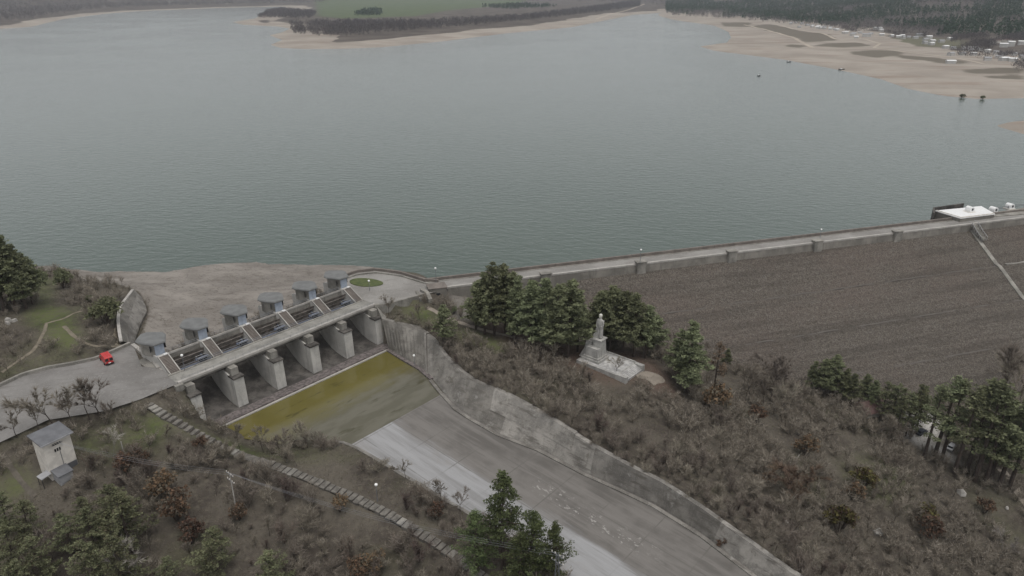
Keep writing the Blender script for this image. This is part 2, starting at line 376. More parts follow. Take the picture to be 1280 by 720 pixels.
#PART2
# ------------------------------------------------------------------ ground sheet
GU,GV=pr(GX,GY,GZ)
def blur(m,k=1):
    m=m.astype(float)
    for _ in range(k):
        m[1:-1]=(m[:-2]+2*m[1:-1]+m[2:])/4; m[:,1:-1]=(m[:,:-2]+2*m[:,1:-1]+m[:,2:])/4
    return m
near=GW<.5
SANDUV=[(88,340),(95,333),(330,318),(440,325),(478,336),(470,341),(430,352),(415,362),(400,366),(330,398),(230,432),(200,446),(172,432),(176,420),(187,388),(176,366),(152,356),(118,352),(96,350)]
sand=inpoly(GU,GV,SANDUV)&near
a_,b_=toab(GX,GY); s_,o_=toso(GX,GY)
sand|=near&(GZ<-8.2)&(GY>180)&(GX>-200)&(b_<80)&(a_<-20)
GRASS=[[(28,388),(78,382),(92,396),(104,428),(88,440),(58,432),(56,412),(34,404)],[(150,432),(158,405),(163,425),(165,430)],
 [(160,562),(182,530),(196,512),(216,524),(190,556)],[(98,556),(118,550),(124,566),(104,572)],[(0,590),(22,580),(40,612),(0,630)],[(222,522),(262,545),(292,553),(340,572),(300,570),(262,552),(222,530)],[(500,380),(536,385),(560,402),(548,412),(515,396)],[(575,408),(640,432),(625,442),(570,420)],
[(48,345),(66,350),(62,385),(50,392)]]
grass=np.zeros(GX.shape,bool)
for P in GRASS: grass|=inpoly(GU,GV,P)&near
EARTH=[(598,402),(660,416),(720,432),(800,440),(838,470),(850,500),(820,492),(800,476),(760,480),(712,462),(690,455),(640,434)]
weak=inpoly(GU,GV,[(1050,575),(1090,566),(1150,600),(1120,632),(1060,615)])|inpoly(GU,GV,[(0,462),(60,440),(120,438),(118,447),(60,458),(0,478)])|inpoly(GU,GV,[(80,545),(130,528),(178,507),(190,556),(130,590)])|inpoly(GU,GV,[(330,560),(420,566),(400,578),(340,575)])
earth=inpoly(GU,GV,EARTH)&near
LIGHT=[(1135,512),(1175,520),(1178,548),(1150,552),(1180,560),(1200,580),(1145,556),(1118,535)]
litter=(inpoly(GU,GV,LIGHT)*1.+inpoly(GU,GV,[(560,366),(600,374),(590,400),(568,398)])*.28)*near
far=GW>.5
az=GX/np.maximum(GY,1)
lim=np.where(az>.19,330,np.where(az>-.32,115,70))*(.75+.5*fbm(GX/120,GY/120,3,8))
beach=far&(GD<lim)
PATCH=[[(1016,57.5),(1030,54.3),(1070,53),(1092,57),(1055,59.5)],[(1058,65),(1086,62.6),(1114,63),(1132,67),(1096,72.5),(1074,69.5)],[(938,33),(961,29.5),(1005,39.5),(1036,42.5),(1049,50.5),(1005,53),(997,47.5),(968,41)],[(1150,73),(1200,75),(1215,80),(1170,79)],[(1200,88),(1250,84),(1280,86),(1280,92),(1210,92)],[(1225,95),(1280,93),(1280,100),(1235,98)],[(900,28),(940,28),(935,34),(905,33)],[(1120,68),(1180,73),(1170,77),(1125,73)],[(985,55),(1010,57),(1000,60),(980,58)]]
patch=np.zeros(GX.shape,bool)
for P in PATCH: patch|=inpoly(GU,GV,P)&far
field=far&inpoly(GU,GV,[(392,-12),(700,-12),(640,6),(560,13),(520,20),(430,23),(398,20)])
field2=far&inpoly(GU,GV,[(1098,49),(1150,46),(1200,50),(1230,62),(1150,58),(1115,57)])
ny,nx=GX.shape
me=bpy.data.meshes.new('ground'); V=np.stack([GX,GY,GZ],-1).reshape(-1,3).astype(np.float32)
idx=np.arange(ny*nx).reshape(ny,nx); Q=np.stack([idx[:-1,:-1],idx[:-1,1:],idx[1:,1:],idx[1:,:-1]],-1).reshape(-1,4)
me.vertices.add(len(V)); me.vertices.foreach_set('co',V.ravel()); me.loops.add(Q.size); me.loops.foreach_set('vertex_index',Q.ravel().astype(np.int32)); me.polygons.add(len(Q)); me.polygons.foreach_set('loop_start',np.arange(0,Q.size,4,dtype=np.int32)); me.update(calc_edges=True)
me.polygons.foreach_set('use_smooth',np.ones(len(Q),bool))
for nm,arr in (('sand',blur(sand,1)),('grass',blur(grass,3)+.42*blur(weak&near&~grass,4)),('earth',blur(earth,4)),('litter',blur(litter,2)),('beach',blur(beach,1)),('patch',blur(patch,2)),('field',blur(field,1)),('field2',blur(field2,1)),('far',far*1.)):
    at=me.attributes.new(nm,'FLOAT','POINT'); at.data.foreach_set('value',np.asarray(arr,np.float32).ravel())
m,nt,b=newmat('ground_cover'); k=N(nt); p=k.pos()
n1=k.noise(p,.09,5,.6); n2=k.noise(p,.8,5,.65); n3=k.noise(p,.02,3); n4=k.noise(p,3.5,3,.6)
col=k.mix(k.ramp(n1,.38,.62),(.066,.056,.047),(.105,.092,.075)); col=k.mix(k.ramp(n2,.45,.7,0,.7),col,(.13,.115,.09)); col=k.mix(k.ramp(n4,.5,.75,0,.6),col,(.05,.044,.034))
col=k.mix(k.ramp(k.noise(p,.05,4),.52,.7,0,.4),col,(.075,.08,.04))
gm=k.math('MULTIPLY',k.attr('grass'),k.ramp(n2,.3,.62,.25,1)); col=k.mix(gm,col,k.mix(k.ramp(n1,.4,.6),(.068,.085,.03),(.10,.115,.045)))
col=k.mix(k.math('MULTIPLY',k.attr('earth'),k.ramp(n2,.3,.6,.5,1)),col,k.mix(k.ramp(n4,.4,.7),(.10,.066,.052),(.15,.115,.095)))
col=k.mix(k.attr('litter'),col,k.mix(n2,(.36,.345,.32),(.5,.48,.455)))
# exposed bed: pale silt with darker damp patches and faint tracks
sd=k.mix(k.ramp(n1,.35,.65),(.18,.163,.145),(.235,.215,.192)); sd=k.mix(k.ramp(k.noise(k.pos((1,2.2,1)),.16,6,.7),.52,.64,0,.75),sd,(.125,.108,.092)); sd=k.mix(k.ramp(k.noise(k.pos((1,2.5,1),.6),.55,5,.75),.56,.66,0,.85),sd,(.075,.066,.055)); sd=k.mix(k.ramp(n4,.5,.8,0,.45),sd,(.28,.255,.23))
wv=k.n('ShaderNodeTexWave',wave_type='BANDS'); k.l(k.pos((.05,1,1),.12),wv.inputs['Vector']); wv.inputs['Scale'].default_value=.05; wv.inputs['Distortion'].default_value=9; wv.inputs['Detail'].default_value=3
sd=k.mix(k.ramp(wv.outputs['Fac'],.85,1,0,.25),sd,(.29,.265,.235))
cn_=k.noise(k.pos((1,1.7,1),.5),.13,6,.62,.6); ck_=k.ramp(k.math('ABSOLUTE',k.math('SUBTRACT',cn_,.5)),.0,.022,1,0); sd=k.mix(k.math('MULTIPLY',ck_,k.ramp(n2,.42,.6,0,.75)),sd,(.085,.074,.062)); sd=k.mix(k.ramp(k.noise(k.pos((1,3,1),.35),.05,5,.6),.5,.66,0,.5),sd,(.30,.275,.245))
col=k.mix(k.ramp(k.attr('sand'),.3,.7),col,sd)
bs=k.mix(k.ramp(k.noise(p,.012,5,.6),.35,.65),(.258,.226,.192),(.335,.298,.256)); bs=k.mix(k.ramp(k.noise(k.pos((1,3,1),.3),.01,5,.65),.52,.66,0,.6),bs,(.22,.165,.13)); bs=k.mix(k.ramp(k.math('ADD',k.attr('patch'),k.math('MULTIPLY',k.math('SUBTRACT',k.noise(p,.05,4,.7),.5),.9)),.3,.75),bs,(.135,.118,.092))
fw=k.mix(k.ramp(n3,.35,.65),(.070,.058,.050),(.115,.098,.082))
fw=k.mix(k.attr('field'),fw,k.mix(k.ramp(n3,.4,.6),(.072,.096,.042),(.090,.114,.054))); fw=k.mix(k.attr('field2'),fw,(.12,.115,.075))
fw=k.mix(k.ramp(k.attr('beach'),.3,.7),fw,bs)
col=k.mix(k.attr('far'),col,fw)
k.l(col,b.inputs['Base Color']); b.inputs['Roughness'].default_value=.95; b.inputs['Specular IOR Level'].default_value=.15; k.bump(b,k.noise(p,1.7,5,.7),.6,.25)
me.materials.append(m); go=bpy.data.objects.new('ground',me); COL.objects.link(go); struct(go)
def sheet(name,poly,z,mat):
    mb=MB(); mb.add([(x,y,z) for x,y in poly],[tuple(range(len(poly)))]); o=mb.build(name,mat)
    if o.data.polygons[0].normal.z<0: o.data.flip_normals()
    return struct(o)
# ------------------------------------------------------------------ water
m,nt,b=newmat('lake_water'); k=N(nt)
h1=k.noise(k.pos((1,1.9,1),.12),.20,3,.6,.3); h2=k.noise(k.pos((1,2.2,1),-.2),.62,3,.55,.2); h3=k.noise(k.pos(),.006,3,.5)
hh=k.math('ADD',k.math('MULTIPLY',h1,1.7),k.math('MULTIPLY',h2,.22))
bm=k.n('ShaderNodeBump'); bm.inputs['Strength'].default_value=.5; bm.inputs['Distance'].default_value=.32; k.l(hh,bm.inputs['Height']); k.l(bm.outputs[0],b.inputs['Normal'])
k.l(k.mix(k.ramp(h3,.38,.62),(.053,.076,.061),(.061,.084,.068)),b.inputs['Base Color']); k.l(k.ramp(h3,.4,.62,.06,.12),b.inputs['Roughness']); b.inputs['IOR'].default_value=1.35
M['lake']=m
mb=MB(); mb.add([(-9000,150,WATER),(9000,150,WATER),(9000,9400,WATER),(-9000,9400,WATER)],[(0,1,2,3)])
# the lake stops at the dam: cut as a polygon following crest and shore
LK=[W(-19.,-30,0)[:2],(-190,215),(-9000,150),(-9000,9400),(9000,9400),Wd(4500,-5,0)[:2],Wd(2,-5,0)[:2],W(-19.,62,0)[:2]]
lk=sheet('lake',LK,WATER,'lake')
m,nt,b=newmat('pool_water'); k=N(nt); p=k.pos(rotz=-ANG) # x=e, y=-a
sx=k.n('ShaderNodeSeparateXYZ'); k.l(p,sx.inputs[0])
pc=toab(0.,0.)
aa=k.math('ADD',k.math('MULTIPLY',sx.outputs[1],-1),float(-(A0@NA))) # a coordinate
w1=k.noise(k.pos((.35,1,1),-ANG),.25,4,.6); edge=k.math('ADD',aa,k.math('MULTIPLY',k.math('SUBTRACT',w1,.5),16))
col=k.mix(k.ramp(edge,16,27),k.mix(k.noise(k.pos(),.12,3),(.104,.090,.026),(.142,.124,.042)),k.mix(k.ramp(w1,.4,.62),(.098,.092,.064),(.128,.12,.09)))
col=k.mix(k.ramp(k.noise(k.pos((.3,1.2,1),-ANG),.3,4,.65),.58,.72,0,.7),col,(.045,.042,.018))
k.l(col,b.inputs['Base Color']); b.inputs['Roughness'].default_value=.06; b.inputs['IOR'].default_value=1.333; k.bump(b,k.noise(k.pos(),.8,2),.12,.1); M['pool']=m
pool=sheet('pool',[W(6.9,-1,0)[:2],W(39.5,16,0)[:2],W(39.5,53,0)[:2],W(6.9,56.5,0)[:2]],-11.62,'pool')
# ------------------------------------------------------------------ plaza, platform
m,nt,b=newmat('worn_asphalt'); k=N(nt); p=k.pos()
col=k.mix(k.ramp(k.noise(p,.09,5,.65),.35,.65),(.155,.147,.138),(.215,.206,.195)); col=k.mix(k.ramp(k.noise(k.pos((.4,1.6,1),-.25),.35,5,.7),.5,.7,0,.6),col,(.125,.114,.104)); col=k.mix(k.ramp(k.noise(p,1.6,4,.7),.52,.72,0,.5),col,(.33,.315,.295)); col=k.mix(k.ramp(k.noise(p,.35,6,.75),.60,.68,0,.6),col,(.12,.108,.095))
k.l(col,b.inputs['Base Color']); b.inputs['Roughness'].default_value=.9; k.bump(b,k.noise(p,5,3),.3,.03); M['asphalt']=m
m2=m.copy(); m2.name='pale_paving'; M['paving']=m2
for nd in m2.node_tree.nodes:
    if nd.type=='MIX':
        for i in (6,7):
            if not nd.inputs[i].is_linked: c=nd.inputs[i].default_value; nd.inputs[i].default_value=(c[0]*1.22,c[1]*1.22,c[2]*1.2,1)
sheet('plaza',PLAZA,.02,'asphalt')
sheet('paved_platform',PLAT,.024,'paving')
m,nt,b=newmat('lawn'); k=N(nt); k.l(k.mix(k.ramp(k.noise(k.pos(),.7,5,.65),.35,.65),(.05,.068,.018),(.088,.105,.034)),b.inputs['Base Color']); b.inputs['Roughness'].default_value=.95; M['lawn']=m
ov=[un(455.5+18.5*math.cos(t)+(5*max(0,math.cos(t))**2),353.4+5.2*math.sin(t)+1.0*math.cos(t),0)[:2] for t in np.linspace(0,2*PI,28,endpoint=False)]
mb=MB().prism(ov,.02,.2); mb.build('grass_bed','lawn',origin=(*ov[0],0)); gb=bpy.data.objects['grass_bed']; tag(gb,'oval bed of bright green grass on the pale paved platform','grass bed')
# ------------------------------------------------------------------ chute floor
m,nt,b=newmat('chute_concrete'); k=N(nt); p=k.pos(rotz=-ANG); sx=k.n('ShaderNodeSeparateXYZ'); k.l(p,sx.inputs[0])
aa=k.math('ADD',k.math('MULTIPLY',sx.outputs[1],-1),float(-(A0@NA))); bb=k.math('ADD',sx.outputs[0],float(-(A0@EB)))
st=k.noise(k.pos((1.,.07,1),-ANG),.55,5,.65); st2=k.noise(k.pos((1,.05,1),-ANG),1.6,4,.6); bl=k.noise(k.pos(),.12,5,.6)
dk=k.mix(k.ramp(bl,.35,.65),(.105,.097,.088),(.155,.144,.132)); dk=k.mix(k.ramp(st,.42,.66,0,.75),dk,(.18,.168,.155)); dk=k.mix(k.ramp(st2,.55,.75,0,.5),dk,(.085,.078,.07))
lt=k.mix(k.ramp(st,.35,.68),(.30,.30,.302),(.215,.212,.21)); lt=k.mix(k.ramp(bl,.54,.72,0,.55),lt,(.24,.225,.21))
eb=k.math('ADD',bb,k.math('ADD',k.math('MULTIPLY',k.math('SUBTRACT',st,.5),9.),k.math('MULTIPLY',aa,-.004)))
col=k.mix(k.ramp(eb,30.2,33.2),lt,dk)
# expansion joints
jb=k.math('ABSOLUTE',k.math('SUBTRACT',k.math('FRACT',k.math('DIVIDE',bb,9.)),.5)); ja=k.math('ABSOLUTE',k.math('SUBTRACT',k.math('FRACT',k.math('DIVIDE',aa,11.)),.5))
j=k.math('MAXIMUM',k.ramp(jb,.020,.008,0,1),k.ramp(ja,.017,.007,0,1))
col=k.mix(k.math('MULTIPLY',j,k.ramp(bl,.38,.62,.06,.6)),col,(.09,.085,.075))
# a strip of flaked pale patches
fl=k.math('MULTIPLY',k.math('MULTIPLY',k.ramp(bb,35.5,37,0,1),k.ramp(bb,41.5,39.5,0,1)),k.math('MULTIPLY',k.ramp(aa,76,80,0,1),k.ramp(aa,112,104,0,1)))
col=k.mix(k.math('MULTIPLY',fl,k.ramp(k.noise(k.pos((1,.5,1),-ANG),1.1,4,.7),.57,.63)),col,(.31,.295,.275))
k.l(col,b.inputs['Base Color']); b.inputs['Roughness'].default_value=.85; k.bump(b,st2,.3,.05); M['chute']=m
mb=MB(); av=np.r_[np.linspace(36,150,60),200]
rows=[]
for a in av:
    br=np.interp(a,foots[:,0],foots[:,1])+.3; z=float(-11.5-.06*(a-38)) if a>=38 else -11.5-(38-a)*.5
    rows.append([W(a,t,z) for t in np.linspace(float(b_left(a))-1.5,br,24)])
mb.rows(rows); struct(mb.build('chute_floor','chute'))
# right lining wall: panels between stations, crown and back
def lining(i0,i1,mat,up=0.,parent=None,name='wall_panel',t0=0,t1=1,push=0.):
    mb=MB(); rows=[]
    for i in np.linspace(i0,i1,max(2,int((i1-i0)*5)+1)):
        f=np.array([np.interp(i,range(len(foots)),foots[:,c]) for c in range(3)]); t=np.array([np.interp(i,range(len(tops)),tops[:,c]) for c in range(3)])
        A_=f+(t-f)*t0; B_=f+(t-f)*t1+np.array((0,0,up)); pv=np.array((0,-push,push*.6))
        bk=np.array((0,1.1,0))
        rows.append([W(*(A_+pv)),W(*(B_+pv)),W(*(B_+bk)),W(*(B_+bk-np.array((0,0,2.2)))),W(*(A_+np.array((0,1.2,-1.2))))])
    mb.rows(rows,True); e=len(mb.v)-5; mb.f+=[(0,1,2,3,4),(e+4,e+3,e+2,e+1,e)]
    return mb.build(name,mat,parent,origin=(0,0,0) if parent is None else parent.location)
M['lining']=concrete('lining_concrete',(.255,.24,.218),.55,.5,.2)
M['liningdark']=concrete('old_lining_concrete',(.215,.202,.182),.55,.5,.25)
M['lininglight']=concrete('repaired_lining',(.305,.288,.262),.6,.5,.25)
for nm_ in ('lining','liningdark','lininglight'):
    m_=M[nm_]; k=N(m_.node_tree); b_=[n_ for n_ in m_.node_tree.nodes if n_.type=='BSDF_PRINCIPLED'][0]; src=b_.inputs['Base Color'].links[0].from_socket
    f_=k.noise(k.pos((1,.16,1),-ANG),.8,5,.7); g_=k.noise(k.pos(),.45,6,.75); c_=k.mix(k.ramp(f_,.50,.66,0,.8),src,(.105,.096,.084)); c_=k.mix(k.ramp(g_,.56,.66,0,.75),c_,(.135,.124,.105)); c_=k.mix(k.ramp(k.noise(k.pos(),.3,5,.7),.60,.68,0,.7),c_,(.30,.29,.27)); k.l(c_,b_.inputs['Base Color'])
cw=empty('chute_wall',W(40,50,-8),'long sloping stained concrete lining wall along the right side of the chute','retaining wall')
for (i0,i1,mt) in ((0,2.6,'liningdark'),(2.6,5.4,'lining'),(5.4,7,'liningdark'),(7,9.05,'lininglight'),(9.05,11,'lining'),(11,12.2,'liningdark'),(12.2,15,'lininglight')): lining(i0,i1,mt,0,cw)
lining(6.55,8.6,'lininglight',.25,cw,'repaired_slab',.45,1,.12)
lining(2.5,2.62,'lining',.25,cw,'rib',0,1,.3)
mb=MB(); ft=[W(f[0],f[1]-.9,0) for f in foots[3:]]; mb.wallstrip(ft,.9,[f[2]-.3 for f in foots[3:]],[f[2]+.28 for f in foots[3:]]); mb.build('toe_curb','lining',cw,cw.location)
mb=MB(); ft=[W(f[0],f[1]-.2,0) for f in foots[:4]]; mb.wallstrip(ft,1.5,[f[2]-2 for f in foots[:4]],[f[2]+.35 for f in foots[:4]]); mb.build('toe_ledge','stone',cw,cw.location)
# left lining wall
lw=MB(); rows=[]
for a in np.linspace(36,150,50):
    bl_=float(b_left(a)); p=W(a,bl_-1.4,0); zt=min(float(gz(W(a,bl_-2.2,0)[0],W(a,bl_-2.2,0)[1])[0])+.05,float(floor_z(a))+5); fz=-11.5-.06*(a-38)
    rows.append([W(a,bl_+.4,fz-.3),W(a,bl_-.9,zt),W(a,bl_-1.7,zt),W(a,bl_-1.7,zt-3)])
lw.rows(rows); o=lw.build('chute_wall','lining',origin=W(36,18,-11)); tag(o,'low concrete lining wall below the brown bank on the left of the chute','retaining wall')
#PART3
# ------------------------------------------------------------------ gated spillway
PITCH=11.32; PWID=2.75
ORD=['first','second','third','fourth','fifth','sixth']
def abox(mb,a0,a1,b0,b1,z0,z1): return mb.prism([W(a0,b0,0)[:2],W(a1,b0,0)[:2],W(a1,b1,0)[:2],W(a0,b1,0)[:2]],z0,z1)
# weir (ogee) and apron
pf=[(-19,-9),(-15.5,-6.6),(-13.5,-5.4),(-12,-5.1),(-10.5,-5.4),(-8.5,-6.6),(-6,-8.4),(-3.5,-9.8),(-1,-10.6),(1.5,-10.95),(5.2,-11.05)]
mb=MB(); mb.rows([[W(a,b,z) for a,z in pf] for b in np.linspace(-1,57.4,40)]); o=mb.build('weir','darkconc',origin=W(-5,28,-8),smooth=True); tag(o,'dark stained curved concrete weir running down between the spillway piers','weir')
ap=empty('stone_apron',W(6.5,28,-11.2),'purple brown stone apron strip between the piers and the pool','apron')
mb=MB(); abox(mb,4.6,7.6,-1,57.4,-14,-11.0); mb.build('bed','stone',ap,ap.location)
mb=MB(); abox(mb,7.55,8.25,-1,57,-14,-11.32); mb.build('edge_step','paleconc',ap,ap.location)
# piers
def pier(i):
    b=i*PITCH; loc=W(0,b,-11)
    lab=['short pale abutment pier nearest the plaza, half hidden by the bank']+['pale concrete spillway pier, %s from the plaza abutment'%ORD[k] for k in range(4)]+['wide pale abutment pier against the right bank, farthest from the plaza']
    r=empty('spillway_pier',loc,lab[i],'bridge pier','spillway piers under the bridge')
    w=PWID/2
    mb=MB(); prof=[(-19.5,-12),(3.9,-12),(3.75,-9),(3.6,-5.5),(3.45,-3.0),(1.0,-2.7),(-1.0,-2.3),(-5.2,-1.3),(-5.4,.0),(-10.9,2.8),(-20.0,2.8),(-21.3,2.2)]
    n=len(prof); wl=w if i<5 else w+.1
    vs=[W(a,b-w,z) for a,z in prof]+[W(a,b+wl,z) for a,z in prof]
    mb.add(vs,[tuple(range(n))[::-1],tuple(range(n,2*n))]+[(k,(k+1)%n,n+(k+1)%n,n+k) for k in range(n)])
    mb.build('pier_body','pier',r,loc)
    mb=MB(); abox(mb,-4.4,2.0,b-w*.72,b+w*.72,-2.8,-.72)
    mb.build('bearing_block','conc',r,loc)
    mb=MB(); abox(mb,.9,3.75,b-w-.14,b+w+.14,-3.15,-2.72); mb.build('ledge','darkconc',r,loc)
    # ramp of steps on the pier back, with pale kerbs
    mb=MB()
    for k in range(14):
        a0=-10.9+k*.396; z=2.86-k*.2; abox(mb,a0,a0+.396,b-w+.22,b+w-.22,z-.35,z)
    mb.build('stair','brownconc',r,loc)
    for sgn in (-1,1):
        mb=MB(); bb0,bb1=(b-w,b-w+.25) if sgn<0 else (b+w-.25,b+w)
        p=[W(-11.0,bb0,0)[:2],W(-5.3,bb0,0)[:2],W(-5.3,bb1,0)[:2],W(-11.0,bb1,0)[:2]]
        mb.prism(p,[2.4,-.4,-.4,2.4],[3.18,.3,.3,3.18]); mb.build('kerb','paleconc',r,loc)
    mb=MB(); abox(mb,-11.4,-10.7,b+.2,b+1.3,2.9,3.12); mb.build('landing_slab','white',r,loc)
for i in range(6): pier(i)
# hoist houses with pointed-boat roofs
def house(i):
    b=i*PITCH; loc=W(-14.5,b,2)
    r=empty('hoist_house',loc,['grey roofed hoist house with a pale blue front on the pier beside the plaza','grey roofed hoist house with a pale blue front, second from the plaza','grey roofed hoist house with a pale blue front, third from the plaza','grey roofed hoist house with a pale blue front, fourth from the plaza','grey roofed hoist house with a pale blue front, fifth from the plaza','grey roofed hoist house with a pale blue front beside the oval grass bed'][i],'hoist house','hoist houses on the spillway piers')
    def outl(k,n=0): return [W(a-.9,b+t,0)[:2] for a,t in ((-10.75-k,-1.3+k*.5),(-14.6,-3.2+k),(-16.2,-3.2+k),(-17.8,-1.9+k),(-19.0+k,-.7),(-19.0+k,.7),(-17.8,1.9-k),(-16.2,3.2-k),(-14.6,3.2-k),(-10.75-k,1.3-k*.5))]
    mb=MB().prism(outl(.75),2.2,5.85); wl=mb.build('wall','conc',r,loc)
    for sg in (-1,1):
        mb=MB(); c=W(-13.45,b+sg*1.72,0); mb.box(c,1.1,.12,3.7,5.1,ANG-PI/2+sg*math.atan2(1.35,2.7)); mb.build('window','glass',wl,loc)
    mb=MB().prism(outl(-.3),5.85,6.12); rf=mb.build('roof','roofgrey',r,loc)
    mb=MB().prism(outl(.0),6.12,6.2); mb.build('roof_felt','roofgrey',rf,loc)
    mb=MB(); abox(mb,-12.22,-12.06,b-1.15,b+1.15,2.8,5.5); mb.build('front_panel','bluepanel',r,loc)
    mb=MB(); abox(mb,-12.07,-12.0,b-.15,b+.75,2.82,5.0); mb.build('door','bluepanel',r,loc)
    mb=MB(); abox(mb,-12.26,-12.02,b-1.18,b+1.18,5.5,5.86); mb.build('eave_shadow','darksteel',r,loc)  # dark strip painting the roof's shadow line above the blue front
for i in range(6): house(i)
# crest beams, gates, gate gear
for i in range(5):
    b0=i*PITCH+PWID/2; b1=(i+1)*PITCH-PWID/2; bc=(b0+b1)/2
    loc=W(-11.5,bc,1.2)
    r=empty('catwalk_beam',loc,'concrete catwalk beam over the %s gate opening from the plaza'%ORD[i],'beam','catwalk beams over the gates')
    mb=MB(); abox(mb,-12.6,-11.9,b0+.01,b1-.01,.8,2.45); mb.build('beam','conc',r,loc)
    mb=MB(); abox(mb,-11.92,-11.7,b0+.01,b1-.01,2.2,2.7); mb.build('edge','paleconc',r,loc)
    for aa in (-12.5,):
        mb=MB()
        for q in np.linspace(b0+.3,b1-.3,6): mb.tube(W(aa,q,2.45),W(aa,q,3.45),.04,n=4)
        for z in (2.95,3.45): mb.tube(W(aa,b0+.3,z),W(aa,b1-.3,z),.04,n=4)
        mb.build('railing','railing',r,loc)
    loc=W(-9,bc,-3)
    g=empty('radial_gate',loc,'rusty brown radial gate in the %s bay from the plaza'%ORD[i],'sluice gate','radial gates in the spillway bays')
    cz=-2.9; ca=-4.6; rad=7.0; th=np.linspace(R(200),R(138),9)
    mb=MB(); rows=[[W(ca+rad*math.cos(t),q,cz+rad*math.sin(t)) for t in th] for q in np.linspace(b0+.06,b1-.06,2)]+[[W(ca+(rad-.18)*math.cos(t),q,cz+(rad-.18)*math.sin(t)) for t in th] for q in np.linspace(b1-.06,b0+.06,2)]
    mb.rows(rows+[rows[0]]); mb.build('skin_plate','rust',g,loc)
    for t in th[1::2]:
        mb=MB(); c=(ca+(rad-.4)*math.cos(t),cz+(rad-.4)*math.sin(t)); mb.tube(W(c[0],b0+.1,c[1]),W(c[0],b1-.1,c[1]),.16,n=4); mb.build('stiffener','rust',g,loc)
    for q in (b0+.9,b1-.9):
        mb=MB()
        for t in (th[2],th[6]): mb.tube(W(ca+(rad-.4)*math.cos(t),q,cz+(rad-.4)*math.sin(t)),W(ca,q,cz),.2,n=5)
        mb.build('arm','bluesteel',g,loc)
    loc=W(-6.6,b1-2.2,.2)
    h=empty('gate_winch',loc,'dark winch on a pale steel frame in the %s gate opening from the plaza'%ORD[i],'winch','winches in the gate openings')
    mb=MB(); abox(mb,-7.0,-5.75,b0+.2,b1-.02,-.55,-.25); mb.build('platform','bluesteel',h,loc)
    mb=MB(); abox(mb,-7.3,-6.3,b1-3.0,b1-1.2,-.28,.55); mb.build('gearbox','darksteel',h,loc)
    mb=MB(); mb.tube(W(-7.0,b1-3.9,.5),W(-7.0,b1-.5,.5),.34,n=10); mb.build('drum','bluesteel',h,loc)
    mb=MB()
    for (a,q) in ((-7.7,b1-3.5),(-7.7,b1-.8),(-6.2,b1-3.5),(-6.2,b1-.8)): mb.tube(W(a,q,-.3),W(a,q,1.0),.05,n=4)
    for (p,q) in (((-7.7,b1-3.5),(-7.7,b1-.8)),((-7.7,b1-.8),(-6.2,b1-.8)),((-6.2,b1-.8),(-6.2,b1-3.5)),((-6.2,b1-3.5),(-7.7,b1-3.5))): mb.tube(W(*p,1.0),W(*q,1.0),.055,n=4)
    mb.build('frame','silver',h,loc)
# bridge
loc=W(-2.7,28,0); br=empty('spillway_bridge',loc,'long concrete road bridge crossing the spillway piers beside the gate houses','bridge')
mb=MB(); abox(mb,-5.4,.15,-2,58.2,-.72,.0); mb.build('deck_slab','conc',br,loc)
mb=MB(); abox(mb,-4.75,-.5,-2.2,58.4,-.02,.045); mb.build('roadway','deck',br,loc)
mb=MB(); abox(mb,-.5,.32,-2,58.2,-.25,.34); mb.build('kerb','paleconc',br,loc)
mb=MB(); abox(mb,-5.4,-4.75,-2,58.2,0,.2); mb.build('kerb','conc',br,loc)
for bk in (-.6,-4.2):
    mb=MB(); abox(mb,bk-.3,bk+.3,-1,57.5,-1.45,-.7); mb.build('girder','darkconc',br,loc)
mb=MB()
for q in np.linspace(1.3,55.5,37): mb.tube(W(-5.2,q,.2),W(-5.2,q,1.2),.045,n=4)
for z in (.7,1.2): mb.tube(W(-5.2,1.2,z),W(-5.2,55.6,z),.05,n=4)
mb.build('railing','railing',br,loc)
mb=MB()
for q in np.linspace(-1,57.5,30): mb.tube(W(0.05,q,.3),W(0.05,q,1.05),.035,n=4)
for z in (.68,1.05): mb.tube(W(0.05,-1,z),W(0.05,57.5,z),.03,n=4)
mb.build('railing','railing',br,loc)
# abutment walls
mb=MB(); mb.prism([W(-19,-3.6,0)[:2],W(1.2,-3.2,0)[:2],W(1.2,-1.15,0)[:2],W(-19,-1.15,0)[:2]],-13,[-.02,-.02,-.02,-.02]); o=mb.build('abutment_wall','conc',origin=W(0,-2,-6)); tag(o,'stained concrete abutment wall holding up the plaza end of the bridge','retaining wall')
mb=MB(); mb.wallstrip([W(1.0,-2.2,0),W(5,-2.6,0),W(8.4,-1.2,0)],.9,-13.5,[-2.0,-6.8,-9.8]); o=mb.build('wing_wall','pier',origin=W(5,-2,-9)); tag(o,'pale triangular wing wall beside the first pier at the foot of the bank','retaining wall')
mb=MB(); mb.prism([W(-19,57.9,0)[:2],W(1.4,57.9,0)[:2],W(4.5,57.2,0)[:2],W(4.5,59,0)[:2],W(-2,61.5,0)[:2],W(-19,61.5,0)[:2]],-12,[-.02,-.02,-3.2,-3.2,-.3,-.02]); o=mb.build('abutment_wall','conc',origin=W(0,59,-6)); tag(o,'stained concrete abutment wall joining the bridge to the paved platform','retaining wall')
edge=[W(.5,58,0)[:2]]+pl([(480,381.5),(497,377.5),(515,372.5),(531,368)])
mb=MB(); mb.wallstrip(edge,.6,-3.4,.42); o=mb.build('platform_wall','conc',origin=(*edge[2],-2)); tag(o,'low concrete wall edging the paved platform above the bushes','wall')
